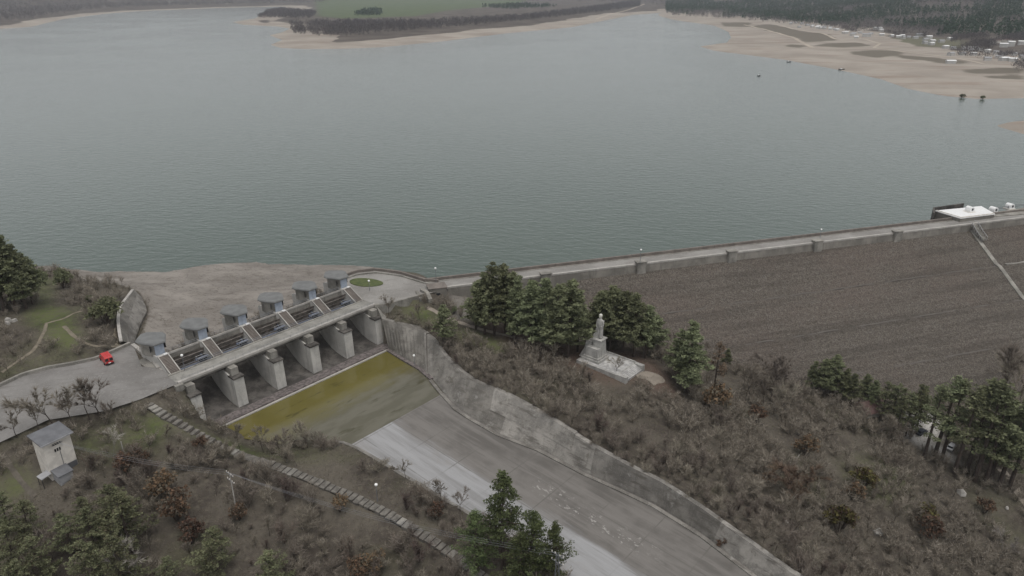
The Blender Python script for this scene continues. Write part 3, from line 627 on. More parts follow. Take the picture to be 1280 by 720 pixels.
# curved wing wall on the reservoir side
wf=[(167,431,-5),(171,418,-5.1),(176,404,-5.2),(184,387,-5.3),(177,371,-4.6)]; wt=[(152,426,.3),(150,412,.3),(149,398,.3),(152,382,.0),(168,362,-1.6)]
fpt=[un(*p) for p in wf]; tpt=[un(*p) for p in wt]
def cr(P,n=16):
    P=np.array(P); t=np.linspace(0,len(P)-1,n); return np.stack([np.interp(t,range(len(P)),P[:,c]) for c in range(3)],1)
f_=cr(fpt);t_=cr(tpt); wing=empty('wing_wall',f_[8],'curved grey concrete wing wall between the green hill and the sand','retaining wall')
def off(P,Qp,d): v=(Qp-P)[:, :2]; v/=np.linalg.norm(v,axis=1)[:,None]; o=P.copy(); o[:,:2]+=v*d; return o
mid=f_*.42+t_*.58
mb=MB(); mb.rows([[tuple(p) for p in (f_[i]-(0,0,1.5),f_[i],mid[i])] for i in range(16)]); mb.build('lower_face','lining',wing,wing.location)
tb=off(t_,f_,-.9); mb=MB(); mb.rows([[tuple(p) for p in (mid[i],t_[i],tb[i],tb[i]-(0,0,2))] for i in range(16)]); mb.build('upper_face','liningdark',wing,wing.location)
mb=MB(); mb.wallstrip([p[:2] for p in off(t_,f_,-.5)],.8,[p[2]-.1 for p in t_],[p[2]+.3 for p in t_]); mb.build('coping','paleconc',wing,wing.location)
mb=MB(); mb.wallstrip([un(166,431,0)[:2],un(178,441,0)[:2],un(190,449,0)[:2],W(-10.5,-1.7,0)[:2]],1.0,-3,[.35,.5,.6,.5]); o=mb.build('low_wall','paleconc',origin=un(180,442,0)); tag(o,'pale low wall between the plaza corner and the first hoist house','wall')
# pale concrete spill beside the first house
mb=MB(); q=[un(186,441,.1),un(197,452,.1),un(210,463,.1),un(200,462,.1),un(188,451,.1),un(180,444,.1)]; mb.prism([p[:2] for p in q],-1,[.55,.5,.12,.1,.12,.15]); o=mb.build('concrete_slope','paleconc',origin=q[1]); tag(o,'small whitish concrete slope at the plaza corner beside the first pier','concrete slope')
# roadside wall along the hill
wp=[(0,483),(30,469),(60,461),(90,456),(120,449.5),(133,444),(150,436.5),(163,430.5)]; wp=[un(u,v,0) for u,v in wp]; ext=[un(-60,508,0)]+wp
mb=MB(); mb.wallstrip([p[:2] for p in cr(ext,30)],.7,-1,.75); o=mb.build('roadside_wall','stonewall' if 'stonewall' in M else 'conc',origin=wp[3]); tag(o,'long low stone wall curving along the grassy side of the plaza','wall')
# ------------------------------------------------------------------ the dam
m,nt,b=newmat('rockfill'); k=N(nt); p=k.pos(rotz=-math.atan2(DD[1],DD[0]))
vo=k.n('ShaderNodeTexVoronoi'); k.l(k.pos(),vo.inputs['Vector']); vo.inputs['Scale'].default_value=2.6
g=k.n('ShaderNodeSeparateXYZ'); k.l(vo.outputs['Color'],g.inputs[0])
col=k.mix(g.outputs[0],(.088,.077,.064),(.158,.139,.120)); col=k.mix(k.ramp(k.noise(k.pos((1,1,3)),.03,5,.6),.42,.68,0,.5),col,(.135,.108,.092))
col=k.mix(k.ramp(k.noise(k.pos(),.9,4,.7),.5,.72,0,.6),col,(.19,.175,.16)); col=k.mix(k.ramp(k.noise(k.pos((1,1.6,34),-math.atan2(DD[1],DD[0])),.016,7,.72),.49,.60,0,.42),col,(.062,.054,.046))
col=k.mix(k.ramp(vo.outputs['Distance'],.35,.75,0,.6),col,(.04,.035,.03))
k.l(col,b.inputs['Base Color']); b.inputs['Roughness'].default_value=.95; b.inputs['Specular IOR Level'].default_value=.15; k.bump(b,vo.outputs['Distance'],.8,.25); M['rockfill']=m
loc=Wd(110,1,-4); dam=empty('dam',loc,'long rockfill embankment dam holding back the lake, with a concrete crest','dam')
prof=[(1.0,-2.7)]; o_,z_=1.0,-2.7
for zb,wd in ((-11.4,1.3),(-19.0,1.0),(-27.,1.2)):
    while z_>zb+.01:
        dz=min(.45,z_-zb); z_-=dz; o_+=dz*1.78; prof.append((o_,z_))
    o_+=wd; prof.append((o_,z_-.05))
while z_>-60: z_-=.5; o_+=.89; prof.append((o_,z_))
ss=np.arange(20,420,1.3); prof=np.array(prof); SSg,OO=np.meshgrid(ss,prof[:,0],indexing='ij'); ZZ=np.repeat(prof[None,:,1],len(ss),0)
nz=(fbm(SSg/1.6,OO/1.6,3,21)-.44)*.75+(fbm(SSg/14,OO/14,2,22)-.37)*.9+.13*np.sin((OO+2.2*fbm(SSg/25,OO/9,3,23))*2.1)*(.3+fbm(SSg/18,OO/6,2,24))+.10*np.sin((OO+1.5*fbm(SSg/40,OO/12,3,25))*4.3); ZZ=ZZ+nz*sstep(OO,1,3)-(1-sstep(SSg,22,48))*5
gg=C0[0]+DD[0]*SSg+DQ[0]*OO; hh_=C0[1]+DD[1]*SSg+DQ[1]*OO
mb=MB(); mb.rows([[(gg[i,j],hh_[i,j],ZZ[i,j]) for j in range(len(prof))] for i in range(len(ss))]); mb.build('rockfill_face','rockfill',dam,loc,smooth=False)
mb=MB(); L=600
mb.prism([Wd(-6,-6.6,0)[:2],Wd(L,-6.6,0)[:2],Wd(L,-.35,0)[:2],Wd(-6,-.35,0)[:2]],-6,-.03); mb.build('core','brownconc',dam,loc)
mb=MB(); mb.prism([Wd(-6,-.35,0)[:2],Wd(L,-.35,0)[:2],Wd(L,.5,0)[:2],Wd(-6,.5,0)[:2]],-.25,.32); mb.build('downstream_kerb','paleconc',dam,loc)
M['facewall']=concrete('face_wall_concrete',(.23,.215,.19),.62,.5,.2)
mb=MB(); mb.rows([[Wd(s,.42,-.25),Wd(s,1.1,-5),Wd(s,-.3,-5),Wd(s,-.3,-.25)] for s in np.linspace(-6,L,120)],True); mb.build('face_wall','facewall',dam,loc)
mb=MB(); mb.prism([Wd(-6,-7.2,0)[:2],Wd(L,-7.2,0)[:2],Wd(L,-6.55,0)[:2],Wd(-6,-6.55,0)[:2]],-12,.95); mb.build('wave_wall','brownconc',dam,loc)
mb=MB(); mb.prism([Wd(-6,-5.9,0)[:2],Wd(L,-5.9,0)[:2],Wd(L,-5.5,0)[:2],Wd(-6,-5.5,0)[:2]],-.1,.16); mb.build('pavement_kerb','conc',dam,loc)
mb=MB(); mb.prism([Wd(-6,-7.2,0)[:2],Wd(L,-7.2,0)[:2],Wd(L,-16,0)[:2],Wd(-6,-16,0)[:2]],-14,[-5.5,-5.5,-10,-10]); mb.build('upstream_facing','stone',dam,loc)
rd=MB(); rd.add([Wd(-7,-5.5,.0),Wd(L,-5.5,.0),Wd(L,-.36,.0),Wd(-7,-.36,.0)],[(0,1,2,3)]); struct(rd.build('crest_road','paving'))
bs=[un(u,v,0) for u,v in ((681,344),(800,330),(913,316),(1020,303.3),(1120,291.3))]
for i,p in enumerate(bs):
    s,_=toso(p[0],p[1]); mb=MB(); 
    mb.prism([Wd(s-1.7,-.6,0)[:2],Wd(s+1.7,-.6,0)[:2],Wd(s+1.7,1.6,0)[:2],Wd(s-1.7,1.6,0)[:2]],-4.6,1.0); mb.prism([Wd(s-1.95,-.8,0)[:2],Wd(s+1.95,-.8,0)[:2],Wd(s+1.95,1.8,0)[:2],Wd(s-1.95,1.8,0)[:2]],1.0,1.25); mb.build('bastion','conc',dam,loc)
PROFD=prof
# berm lines: pale ledge strips beside the right stair
for (z,s0,s1) in ((-11.4,60,215),(-19.,70,215),(-27.,90,215),(-3.9,219,330),(-11.4,217,330),(-19.,216,330)):
    o0=np.interp(-z,-prof[:,1],prof[:,0]); mb=MB(); st_=np.arange(s0,s1,2.5)
    if z==-3.9: o0=1.2
    pts=[Wd(s,o0+.6,0)[:2] for s in st_]; mb.wallstrip(pts,(.8 if s0<100 else 1.1) if z!=-3.9 else .8,z-.5,[z+(.02 if s0<100 else .15)+.22*math.sin(s*.37)*math.sin(s*.11) for s in st_]); mb.build('berm_path','berm' if s0<100 else 'conc',dam,loc)
# stair down the face
st0=un(1214,288,-2.5); s0,_=toso(st0[0],st0[1]); s1=s0-5
fs=empty('face_stair',Wd(s0,3,-4),'narrow concrete stair running down the rockfill face near the intake','stairs')
def sof(o): return s0+(s1-s0)*(o-1)/36
mb=MB(); rows=[]
oo=np.linspace(1,75,75)
mb.wallstrip([Wd(sof(t),t,0)[:2] for t in oo],1.7,[np.interp(t,prof[:,0],prof[:,1])-.6 for t in oo],[np.interp(t,prof[:,0],prof[:,1])+.38 for t in oo]); mb.build('flight','conc',fs,fs.location)
mb=MB()
for ds in (-1.5,1.5):
    P=[Wd(s0+ds,o,z) for o,z in ((-.3,1.4),(1.6,1.1),(4.5,-1.6),(7,-3.2))]
    for a,c in zip(P[:-1],P[1:]): mb.tube(a,c,.09,n=4)
    for t in np.linspace(0,1,7): 
        q=np.array(P[1])*(1-t)+np.array(P[3])*t; mb.tube(q,q-np.array((0,0,1.6)),.1,n=4)
mb.build('railing','silver',fs,fs.location)
mb=MB()
for t in np.linspace(0,1,12):
    c=np.array(Wd(s0,1.3,.1))*(1-t)+np.array(Wd(s0,7,-4.0))*t; mb.box(c,1.9,.7,c[2]-.5,c[2]+.05,math.atan2(DD[1],DD[0]))
mb.build('top_steps','conc',fs,fs.location)
# intake platform with three white winch hoods
it=empty('intake_platform',Wd(s0+14,-22,0),'white topped concrete intake platform standing in the lake beside the dam crest','intake platform')
i0=toso(*un(1168,273,0)[:2])[0]
def dbox(mb,s0_,s1_,o0,o1,z0,z1): return mb.prism([Wd(s0_,o0,0)[:2],Wd(s1_,o0,0)[:2],Wd(s1_,o1,0)[:2],Wd(s0_,o1,0)[:2]],z0,z1)
SP=[un(1170,263.5,1.7),un(1226,258,1.7),un(1243,267.5,1.7),un(1201,272.6,1.7)]
mb=MB().prism([p[:2] for p in SP],-13,1.45); mb.build('tower','facewall',it,it.location)
cen=sum(p[:2] for p in SP)/4
mb=MB().prism([tuple(cen+(p[:2]-cen)*1.03) for p in SP],1.45,1.8); mb.build('top_slab','white',it,it.location)
mb=MB(); P2=[un(1167,268,1.7),un(1167,261.5,1.7),un(1204,256,1.7)]
mb.wallstrip([p[:2] for p in P2],.7,-12,2.4); mb.build('dark_parapet','darkconc',it,it.location)
mb=MB()
e0=[un(1170,263.5,1.7),un(1201,272.6,1.7),un(1243,267.5,1.7)]
mb.wallstrip([p[:2]+(cen-p[:2])*.02 for p in e0],.25,1.8,2.1); mb.build('parapet','offwhite',it,it.location)
i2=MB().prism([un(1238,266,.3)[:2],un(1330,252,.3)[:2],un(1330,263,.3)[:2],un(1243,270.5,.3)[:2]],-13,.3); i2.build('side_platform','conc',it,it.location)
mb=MB()
Lr=[un(u,v,.4) for u,v in ((1238,264),(1260,261),(1285,257.5),(1320,252.5))]
for a,c in zip(Lr[:-1],Lr[1:]):
    for z in (1.0,1.6): mb.tube((a[0],a[1],z),(c[0],c[1],z),.12,n=4)
    mb.tube((a[0],a[1],.3),(a[0],a[1],1.6),.12,n=4)
mb.build('railing','metalroof',it,it.location)
for (u,v,lab) in ((1211.5,264.5,'white rounded winch hood standing alone on the white intake slab'),(1241,265,'white rounded winch hood beside the corner of the intake slab'),(1261.5,260.5,'white rounded winch hood farthest right along the intake railing')):
    c=un(u,v,1.8 if u<1220 else .35); hd=empty('winch_hood',c,lab,'winch hood','white winch hoods on the intake')
    ax=np.array((*DD,0)); up=np.array((0,0,1)); ay=np.array((*DQ,0)); mb=MB(); rows=[]
    for t in (-1.3,1.3):
        rows.append([tuple(c+ay*t+ax*(1.05*x)+up*(y*.82)) for x,y in [(-1.15,0),(-1.1,1.4)]+[(math.cos(q)*1.08,1.5+1.25*math.sin(q)) for q in np.linspace(PI,0,9)]+[(1.1,1.4),(1.15,0)]])
    n=len(rows[0]); mb.rows(rows); mb.f+=[tuple(range(n))[::-1],tuple(range(n,2*n))]; mb.build('hood','white',hd,c)
    mb=MB(); cc=c+ay*1.32+up*1.25; mb.tube(cc-ay*.1,cc+ay*.06,.5,n=12); mb.build('opening','darksteel',hd,c)
    mb=MB(); mb.box(c,3.6,3.2,c[2]-.45,c[2]+.12,math.atan2(DD[1],DD[0])); mb.build('plinth','offwhite',hd,c)
# kiosk at the start of the crest
ki=empty('stone_kiosk',un(546,372,-2),'small stone kiosk with a brown flat roof where the dam crest begins','kiosk')
c=un(546,372,-2.5); ro=ANG-PI/2+.62
kc=un(546,361,0)[:2]
mb=MB().box(kc,5.6,4.2,-4.5,.9,math.atan2(DD[1],DD[0])); mb.build('wall','facewall',ki,ki.location)
mb=MB().box(kc,6.0,4.6,.9,1.15,math.atan2(DD[1],DD[0])); mb.build('roof','brownconc',ki,ki.location)
kp=Wd(toso(*kc)[0],2.15+toso(*kc)[1],0); mb=MB().box(kp,1.3,.15,-2.6,-.6,math.atan2(DD[1],DD[0])); mb.build('door','darksteel',ki,ki.location)
pt=empty('ramp_wall',un(528,374,-2),'pale stone ramp wall beside the kiosk where the footpath starts','wall')
mb=MB(); mb.wallstrip([un(527,364,0)[:2],un(534,368,0)[:2],un(538,374.5,-.8)[:2]],1.2,-4,[.9,.9,-.6]); mb.build('parapet','conc',pt,pt.location)
mb=MB(); mb.wallstrip([un(521,366,0)[:2],un(526,374,-.8)[:2]],.8,-4,[.8,-.4]); mb.build('pillar','conc',pt,pt.location)
# upstream parapet of the platform
up=[(428,347),(446,340.5),(470,338),(500,342),(531,351.5),(548,352.5)]; up=[un(u,v,0) for u,v in up]
pw=empty('platform_parapet',up[2],'curved double brown parapet on the lake side of the paved platform','parapet')
cp=cr(up,24); mb=MB(); mb.wallstrip([p[:2] for p in cp],.7,-9,.9); mb.build('outer_wall','brownconc',pw,up[2])
up2=cp+np.array((.6,-2.4,0)); mb=MB(); mb.wallstrip([p[:2] for p in up2],.4,-.4,.45); mb.build('inner_kerb','conc',pw,up[2])
# lamp posts
def lamp(u,v,h,label,z=None):
    p=G(u,v) if z is None else un(u,v,z)
    r=empty('lamp_post',p,label,'lamp post','white globe lamp posts')
    mb=MB().tube(p-np.array((0,0,.4)),p+(0,0,h),.09,.06,6); mb.build('post','railing',r,p)
    mb=MB().lathe(p+(0,0,h),[(.02,-.3),(.22,-.25),(.36,0),(.3,.25),(.02,.38)],8); mb.build('globe','lampglobe',r,p,smooth=True)
lamp(231,463,4.2,'lamp post with a white globe at the plaza end of the bridge railing',.1)
lamp(462,363,3.2,'lamp post with a white globe beside the oval grass bed',.1)
lamp(545,352.8,4.8,'lamp post with a white globe by the kiosk at the dam end',.1)
lamp(800,329,4.8,'tall lamp post on the second bastion of the dam crest',1.2)
lamp(1025,297,3.2,'lamp post beside the lake wall in the middle of the dam crest',0)
lamp(472,627,4.2,'thin lamp post with a white globe beside the hillside stairs')
lamp(518,455,2.6,'short lamp post with a white globe on the toe of the lining wall',-8)
#PART4
# ------------------------------------------------------------------ footpaths draped on the ground
M['dirtpath']=plain('dirt_path',(.12,.105,.085),.95,0,.3,.6); M['path']=plain('trodden_path',(.20,.172,.13),.95,0,.25,.6); M['sandpath']=plain('pale_footpath',(.27,.235,.195),.95,0,.2,.6)
def path(name,uv,w,mat,n=60):
    P=np.array([G(u,v)[:2] for u,v in uv]); 
    t=np.linspace(0,len(P)-1,n); P=np.stack([np.interp(t,range(len(P)),P[:,c]) for c in (0,1)],1)
    for _ in range(3): P[1:-1]=(P[:-2]+2*P[1:-1]+P[2:])/4
    mb=MB(); rows=[]
    for i,p in enumerate(P):
        d=P[min(i+1,n-1)]-P[max(i-1,0)]; d/=np.linalg.norm(d)+1e-9; nn=np.array((-d[1],d[0])); ww=w*(.7+.6*float(fbm(np.array([i*.35]),np.array([w*9.]),2,31)[0]))
        r=[]
        for q in (-.5,-.17,.17,.5):
            c=p+nn*ww*q; r.append((c[0],c[1],float(gz(c[0],c[1])[0])+(.14 if abs(q)<.3 else .03)))
        rows.append(r)
    mb.rows(rows); o=mb.build(name,mat); struct(o); return o
path('footpath',[(534,385),(545,390),(558,397),(580,405),(602,412),(640,421),(655,426)],1.7,'sandpath')
path('footpath',[(2,466),(22,452),(40,440),(50,426),(56,414),(58,404)],1.0,'path')
path('footpath',[(60,404),(76,400),(92,392),(108,388)],.8,'path',40)
path('footpath',[(80,408),(92,420),(106,429),(122,433),(146,433.5),(160,431)],1.1,'path')
path('footpath',[(146,432),(149,425),(144,420),(148,412),(148,400)],.9,'path',40)
path('footpath',[(105,357),(117,363),(123,371),(134,374),(150,380)],.8,'path',40)
path('footpath',[(4,568),(14,585),(28,604),(44,622)],1.1,'dirtpath',40)
path('footpath',[(795,470),(815,468),(826,474),(812,478)],3.0,'sandpath',24)
path('footpath',[(1250,585),(1265,605),(1290,640)],3.0,'sandpath',24)
M['track']=plain('sand_track',(.40,.345,.28),.95,0,.15,.02)
def track(uv,w):
    P=np.array([G(u,v,True)[:2] for u,v in uv]); t=np.linspace(0,len(P)-1,80); P=np.stack([np.interp(t,range(len(P)),P[:,c]) for c in (0,1)],1)
    for _ in range(6): P[1:-1]=(P[:-2]+2*P[1:-1]+P[2:])/4
    mb=MB(); rows=[]
    for i,p in enumerate(P):
        d=P[min(i+1,79)]-P[max(i-1,0)]; d/=np.linalg.norm(d)+1e-9; nn=np.array((-d[1],d[0])); rows.append([(*(p+nn*w*q),float(gz(*(p+nn*w*q))[0])+.25) for q in (-.5,0,.5)])
    mb.rows(rows); struct(mb.build('dirt_track','track'))
track([(930,31),(960,38),(992,47),(1004,54),(1016,60)],7); track([(968,30),(995,37),(1030,42),(1046,50),(1080,49),(1100,55),(1130,57)],6); track([(1016,60),(1060,61),(1100,60),(1150,62)],6); track([(745,24),(762,18),(790,11),(806,5)],9); track([(1100,55),(1092,60),(1130,65),(1190,72),(1230,80)],5)
# ------------------------------------------------------------------ hillside stairway
SU=[(184,506),(205,520),(232,535),(262,551),(292,566),(330,580),(370,593),(400,605),(440,622),(475,638),(505,655),(535,674),(565,694),(592,714),(640,748)]
P=np.array([G(u,v)[:2] for u,v in SU]); seg=np.r_[0,np.cumsum(np.linalg.norm(np.diff(P,axis=0),axis=1))]
sw=empty('stairway',(*P[7],float(gz(*P[7])[0])),'long stairway of worn concrete slabs descending the brown hillside','stairs')
L=seg[-1]; nst=int(L/1.42); M['slab']=concrete('slab_concrete',(.185,.172,.152),.55,.6,.8)
for kx in range(nst):
    t=(kx+.5)*L/nst; c=np.array([np.interp(t,seg,P[:,q]) for q in (0,1)]); d=np.array([np.interp(min(t+2,L),seg,P[:,q]) for q in (0,1)])-np.array([np.interp(max(t-2,0),seg,P[:,q]) for q in (0,1)]); an=math.atan2(d[1],d[0])+random.uniform(-.07,.07)
    z=float(gz(c[0],c[1])[0]); mb=MB(); lw_=random.choice((1.15,1.25,1.32)); mb.box(c,lw_,2.1+random.uniform(-.25,.3),z-.5,z+.36+random.uniform(-.06,.08),an)
    o=mb.build('step','conc' if random.random()<.08 else 'slab',sw,sw.location)
M['soil']=plain('dark_soil',(.05,.042,.034),.95,0,.3,1)
mb=MB(); mb.wallstrip([tuple(p) for p in cr(np.c_[P,P[:,0]*0],60)[:,:2]],2.0,[float(gz(*p)[0])-.6 for p in cr(np.c_[P,P[:,0]*0],60)[:,:2]],[float(gz(*p)[0])+.16 for p in cr(np.c_[P,P[:,0]*0],60)[:,:2]]); mb.build('bed','soil',sw,sw.location)
# ------------------------------------------------------------------ transformer tower
pb=un(66,601,-4.6); pc_=un(99,584,-4.6); ex=(pc_-pb)[:2]; tw=np.linalg.norm(ex); ex/=tw; ey=np.array((-ex[1],ex[0])) # ey points away from camera
ta=math.atan2(ex[1],ex[0]); base=pb[:2]+ex*tw/2+ey*2.1; T=lambda x,y: tuple(base+ex*x+ey*y)
ty=empty('transformer_tower',(*base,-4.6),'tall cream plastered transformer tower with a tilted grey roof above the green trees','transformer tower')
Ht=8.6; hw=tw/2; z0=-4.6
mb=MB().prism([T(-hw,-2.1),T(hw,-2.1),T(hw,2.1),T(-hw,2.1)],z0-2,[z0+Ht,z0+Ht,z0+Ht+.5,z0+Ht+.5]); wl=mb.build('wall','offwhite',ty,ty.location)
mb=MB().prism([T(-hw-.5,-2.7),T(hw+.5,-2.7),T(hw+.5,2.6),T(-hw-.5,2.6)],[z0+Ht-.05,z0+Ht-.05,z0+Ht+.6,z0+Ht+.6],[z0+Ht+.18,z0+Ht+.18,z0+Ht+.85,z0+Ht+.85]); rf=mb.build('roof','metalroof',ty,ty.location)
mb=MB().prism([T(-hw-.52,-2.74),T(hw+.52,-2.74),T(hw+.52,-2.68),T(-hw-.52,-2.68)],z0+Ht-.12,z0+Ht+.2); mb.build('fascia','greyroof',rf,ty.location)
mb=MB().prism([T(.2,-2.14),T(hw-.05,-2.14),T(hw-.05,-2.08),T(.2,-2.08)],z0,z0+2.1); mb.build('grey_plinth','metalroof',wl,ty.location)
mb=MB()
for x in (-.55,-.1,.35): mb.prism([T(x-.28,-2.2),T(x,-2.2),T(x,-2.08),T(x-.28,-2.08)],z0+5.9,z0+6.55)
mb.build('vent_window','glass',wl,ty.location)
for x in (-.9,-.45,0,.45): MB().tube((*T(x,-2.1),z0+7.7),(*T(x,-2.75),z0+7.85),.09,n=6).build('insulator','darksteel',wl,ty.location)
mb=MB().tube((*T(-1.2,-2.6),z0+7.7),(*T(.8,-2.6),z0+7.7),.07,n=4); mb.build('wire_bracket','darksteel',wl,ty.location)
mb=MB().tube((*T(.12,-2.16),z0+2),(*T(.12,-2.16),z0+5.9),.05,n=5); mb.build('cable_pipe','railing',wl,ty.location)
mb=MB().prism([T(-hw+.3,-4.6),T(.3,-4.6),T(.3,-2.12),T(-hw+.3,-2.12)],z0-2,[z0+1.7,z0+1.7,z0+2.2,z0+2.2]); sh=mb.build('annex','greyroof',ty,ty.location)
mb=MB().prism([T(-hw+.1,-4.85),T(.5,-4.85),T(.5,-2.12),T(-hw+.1,-2.12)],[z0+1.72,z0+1.72,z0+2.3,z0+2.3],[z0+1.86,z0+1.86,z0+2.45,z0+2.45]); mb.build('annex_roof','bluesteel2' if 'bluesteel2' in M else 'metalroof',sh,ty.location)
mb=MB().prism([T(-hw+.8,-4.66),T(-.3,-4.66),T(-.3,-4.58),T(-hw+.8,-4.58)],z0,z0+1.62); mb.build('annex_door','greyroof',sh,ty.location)
mb=MB().prism([T(-hw-2.0,-2.6),T(-hw-.02,-2.6),T(-hw-.02,-.6),T(-hw-2.0,-.6)],[z0+1.6,z0+1.95,z0+1.95,z0+1.6],[z0+1.75,z0+2.1,z0+2.1,z0+1.75]); mb.build('canopy','greyroof',ty,ty.location)
mb=MB()
for x,y in ((-hw-1.9,-2.5),(-hw-1.9,-.7)): mb.tube((*T(x,y),z0-.5),(*T(x,y),z0+1.65),.07,n=4)
mb.build('canopy_post','darksteel',ty,ty.location)
mb=MB().prism([T(.6,-3.6),T(hw+1.2,-3.2),T(hw+1.2,-2.2),T(.6,-2.2)],z0-2,z0+.12); mb.build('concrete_step','conc',ty,ty.location)
# ------------------------------------------------------------------ red van
vr=un(138,456.5,.02); vf=un(129.2,446.3,.02); vd=(vf-vr)[:2]; vd/=np.linalg.norm(vd); vx=np.array((vd[1],-vd[0])); vb=vr[:2]+vd*.1
V_=lambda l,w,z:(*(vb+vd*l+vx*w),z+.02)
vn=empty('parked_van',(*(vb+vd*2.6),.02),'small bright red van parked against the roadside wall on the plaza','van')
mb=MB(); prof=[(0,.38),(0,1.0),(.12,2.0),(.3,2.2),(3.6,2.24),(4.1,1.95),(4.75,1.2),(5.25,1.05),(5.35,.4)]; rows=[]
for w,ins in ((-.98,.0),(-.98,0),(.98,0),(.98,0)): rows.append([V_(l,w*(1-.09*max(0,(z-1.0)/1.2)),z) for l,z in prof])
n=len(prof); mb.add(rows[0]+rows[2],[tuple(range(n)),tuple(range(n,2*n))[::-1]]+[(i,i+n,(i+1)%n+n,(i+1)%n) for i in range(n)]); bd=mb.build('body','red',vn,vn.location)
for w in (-.5,.5):
    mb=MB(); mb.hexa([V_(-.02,w-.38,1.18),V_(-.02,w+.38,1.18),V_(.1,w+.38,1.18),V_(.1,w-.38,1.18)],[V_(.07,w-.36,1.85),V_(.07,w+.36,1.85),V_(.2,w+.36,1.85),V_(.2,w-.36,1.85)]); mb.build('rear_window','glass',vn,vn.location)
mb=MB(); mb.hexa([V_(4.2,-.82,1.9),V_(4.2,.82,1.9),V_(4.05,.82,1.9),V_(4.05,-.82,1.9)],[V_(4.78,-.88,1.22),V_(4.78,.88,1.22),V_(4.6,.88,1.22),V_(4.6,-.88,1.22)]); mb.build('windscreen','glass',vn,vn.location)
for w in (-.97,.97):
    mb=MB(); mb.hexa([V_(3.2,w-.02,1.2),V_(4.4,w-.02,1.2),V_(4.4,w+.02,1.2),V_(3.2,w+.02,1.2)],[V_(3.2,w*.93-.02,1.85),V_(3.95,w*.93-.02,1.85),V_(3.95,w*.93+.02,1.85),V_(3.2,w*.93+.02,1.85)]); mb.build('side_window','glass',vn,vn.location)
    for l in (.95,4.35):
        mb=MB().tube(V_(l,w-.14,.34),V_(l,w+.06,.34),.35,n=12); wh=mb.build('wheel','tyre',vn,vn.location); mb=MB().tube(V_(l,w+.0,.34),V_(l,w*1.075,.34),.18,n=10); mb.build('rim','silver',wh,vn.location)
    mb=MB().hexa([V_(-.04,w*.9-.09,.85),V_(-.04,w*.9+.09,.85),V_(.05,w*.9+.09,.85),V_(.05,w*.9-.09,.85)],[V_(-.02,w*.9-.09,1.2),V_(-.02,w*.9+.09,1.2),V_(.1,w*.9+.09,1.2),V_(.1,w*.9-.09,1.2)]); mb.build('tail_light','rust',vn,vn.location)
mb=MB().hexa([V_(-.12,-.95,.32),V_(-.12,.95,.32),V_(.06,.95,.32),V_(.06,-.95,.32)],[V_(-.12,-.95,.6),V_(-.12,.95,.6),V_(.06,.95,.6),V_(.06,-.95,.6)]); mb.build('bumper','tyre',vn,vn.location)
mb=MB().hexa([V_(-.14,-.28,.62),V_(-.14,.28,.62),V_(-.02,.28,.62),V_(-.02,-.28,.62)],[V_(-.12,-.28,.78),V_(-.12,.28,.78),V_(0,.28,.78),V_(0,-.28,.78)]); mb.build('number_plate','white',vn,vn.location)
mb=MB()
for w in (-.5,0,.5): mb.tube(V_(.5,w,2.27),V_(3.4,w,2.29),.03,n=4)
mb.build('roof_rib','red',vn,vn.location)
# ------------------------------------------------------------------ monument
ML,MF,MR,MBk=[un(u,v,-7.1) for u,v in ((720.5,449.5),(780.5,472.5),(799.5,454),(759.5,441.5))]
mx=(MF-ML)[:2]; mlx=np.linalg.norm(mx); mx/=mlx; my=np.array((-mx[1],mx[0])); mly=abs(float(((MR-MF)[:2])@my))
if float(((MR-MF)[:2])@my)<0: my=-my
mo=ML[:2]; Q=lambda x,y: tuple(mo+mx*x+my*y)
mz=-7.1; mon=empty('monument',(*Q(mlx/2,mly/2),mz-.9),'tall pale stone monument with a standing figure on a stepped pedestal among pines','monument')
def mbox(nm,x0,x1,y0,y1,za,zb,mat='monument',taper=0,par=None):
    t=taper; b_=[Q(x0,y0),Q(x1,y0),Q(x1,y1),Q(x0,y1)]; tp=[Q(x0+t,y0+t),Q(x1-t,y0+t),Q(x1-t,y1-t),Q(x0+t,y1-t)]
    return MB().hexa([(*p,za) for p in b_],[(*p,zb) for p in tp]).build(nm,mat,par or mon,mon.location)
M['mpave']=concrete('monument_paving',(.50,.49,.475),.6,.3,.8); 
pf_=mbox('platform',0,mlx-2.2,0,mly,mz-3.2,mz)
mbox('paving',.7,mlx-2.6,.7,mly-.7,mz-.1,mz+.03,'mpave',par=pf_)
for i in range(6): mbox('step',mlx-2.2+i*.42,mlx-2.2+(i+1)*.42,1.1,mly-1.1,mz-3,mz-.16-.17*i,'mpave')
mbox('side_wall',mlx-2.2,mlx+.5,0,1.1,mz-3,mz+.12); mbox('side_wall',mlx-2.2,mlx+.5,mly-1.1,mly,mz-3,mz+.12)
mbox('border',0,mlx-2.2,mly-.55,mly-.05,mz,mz+.28)
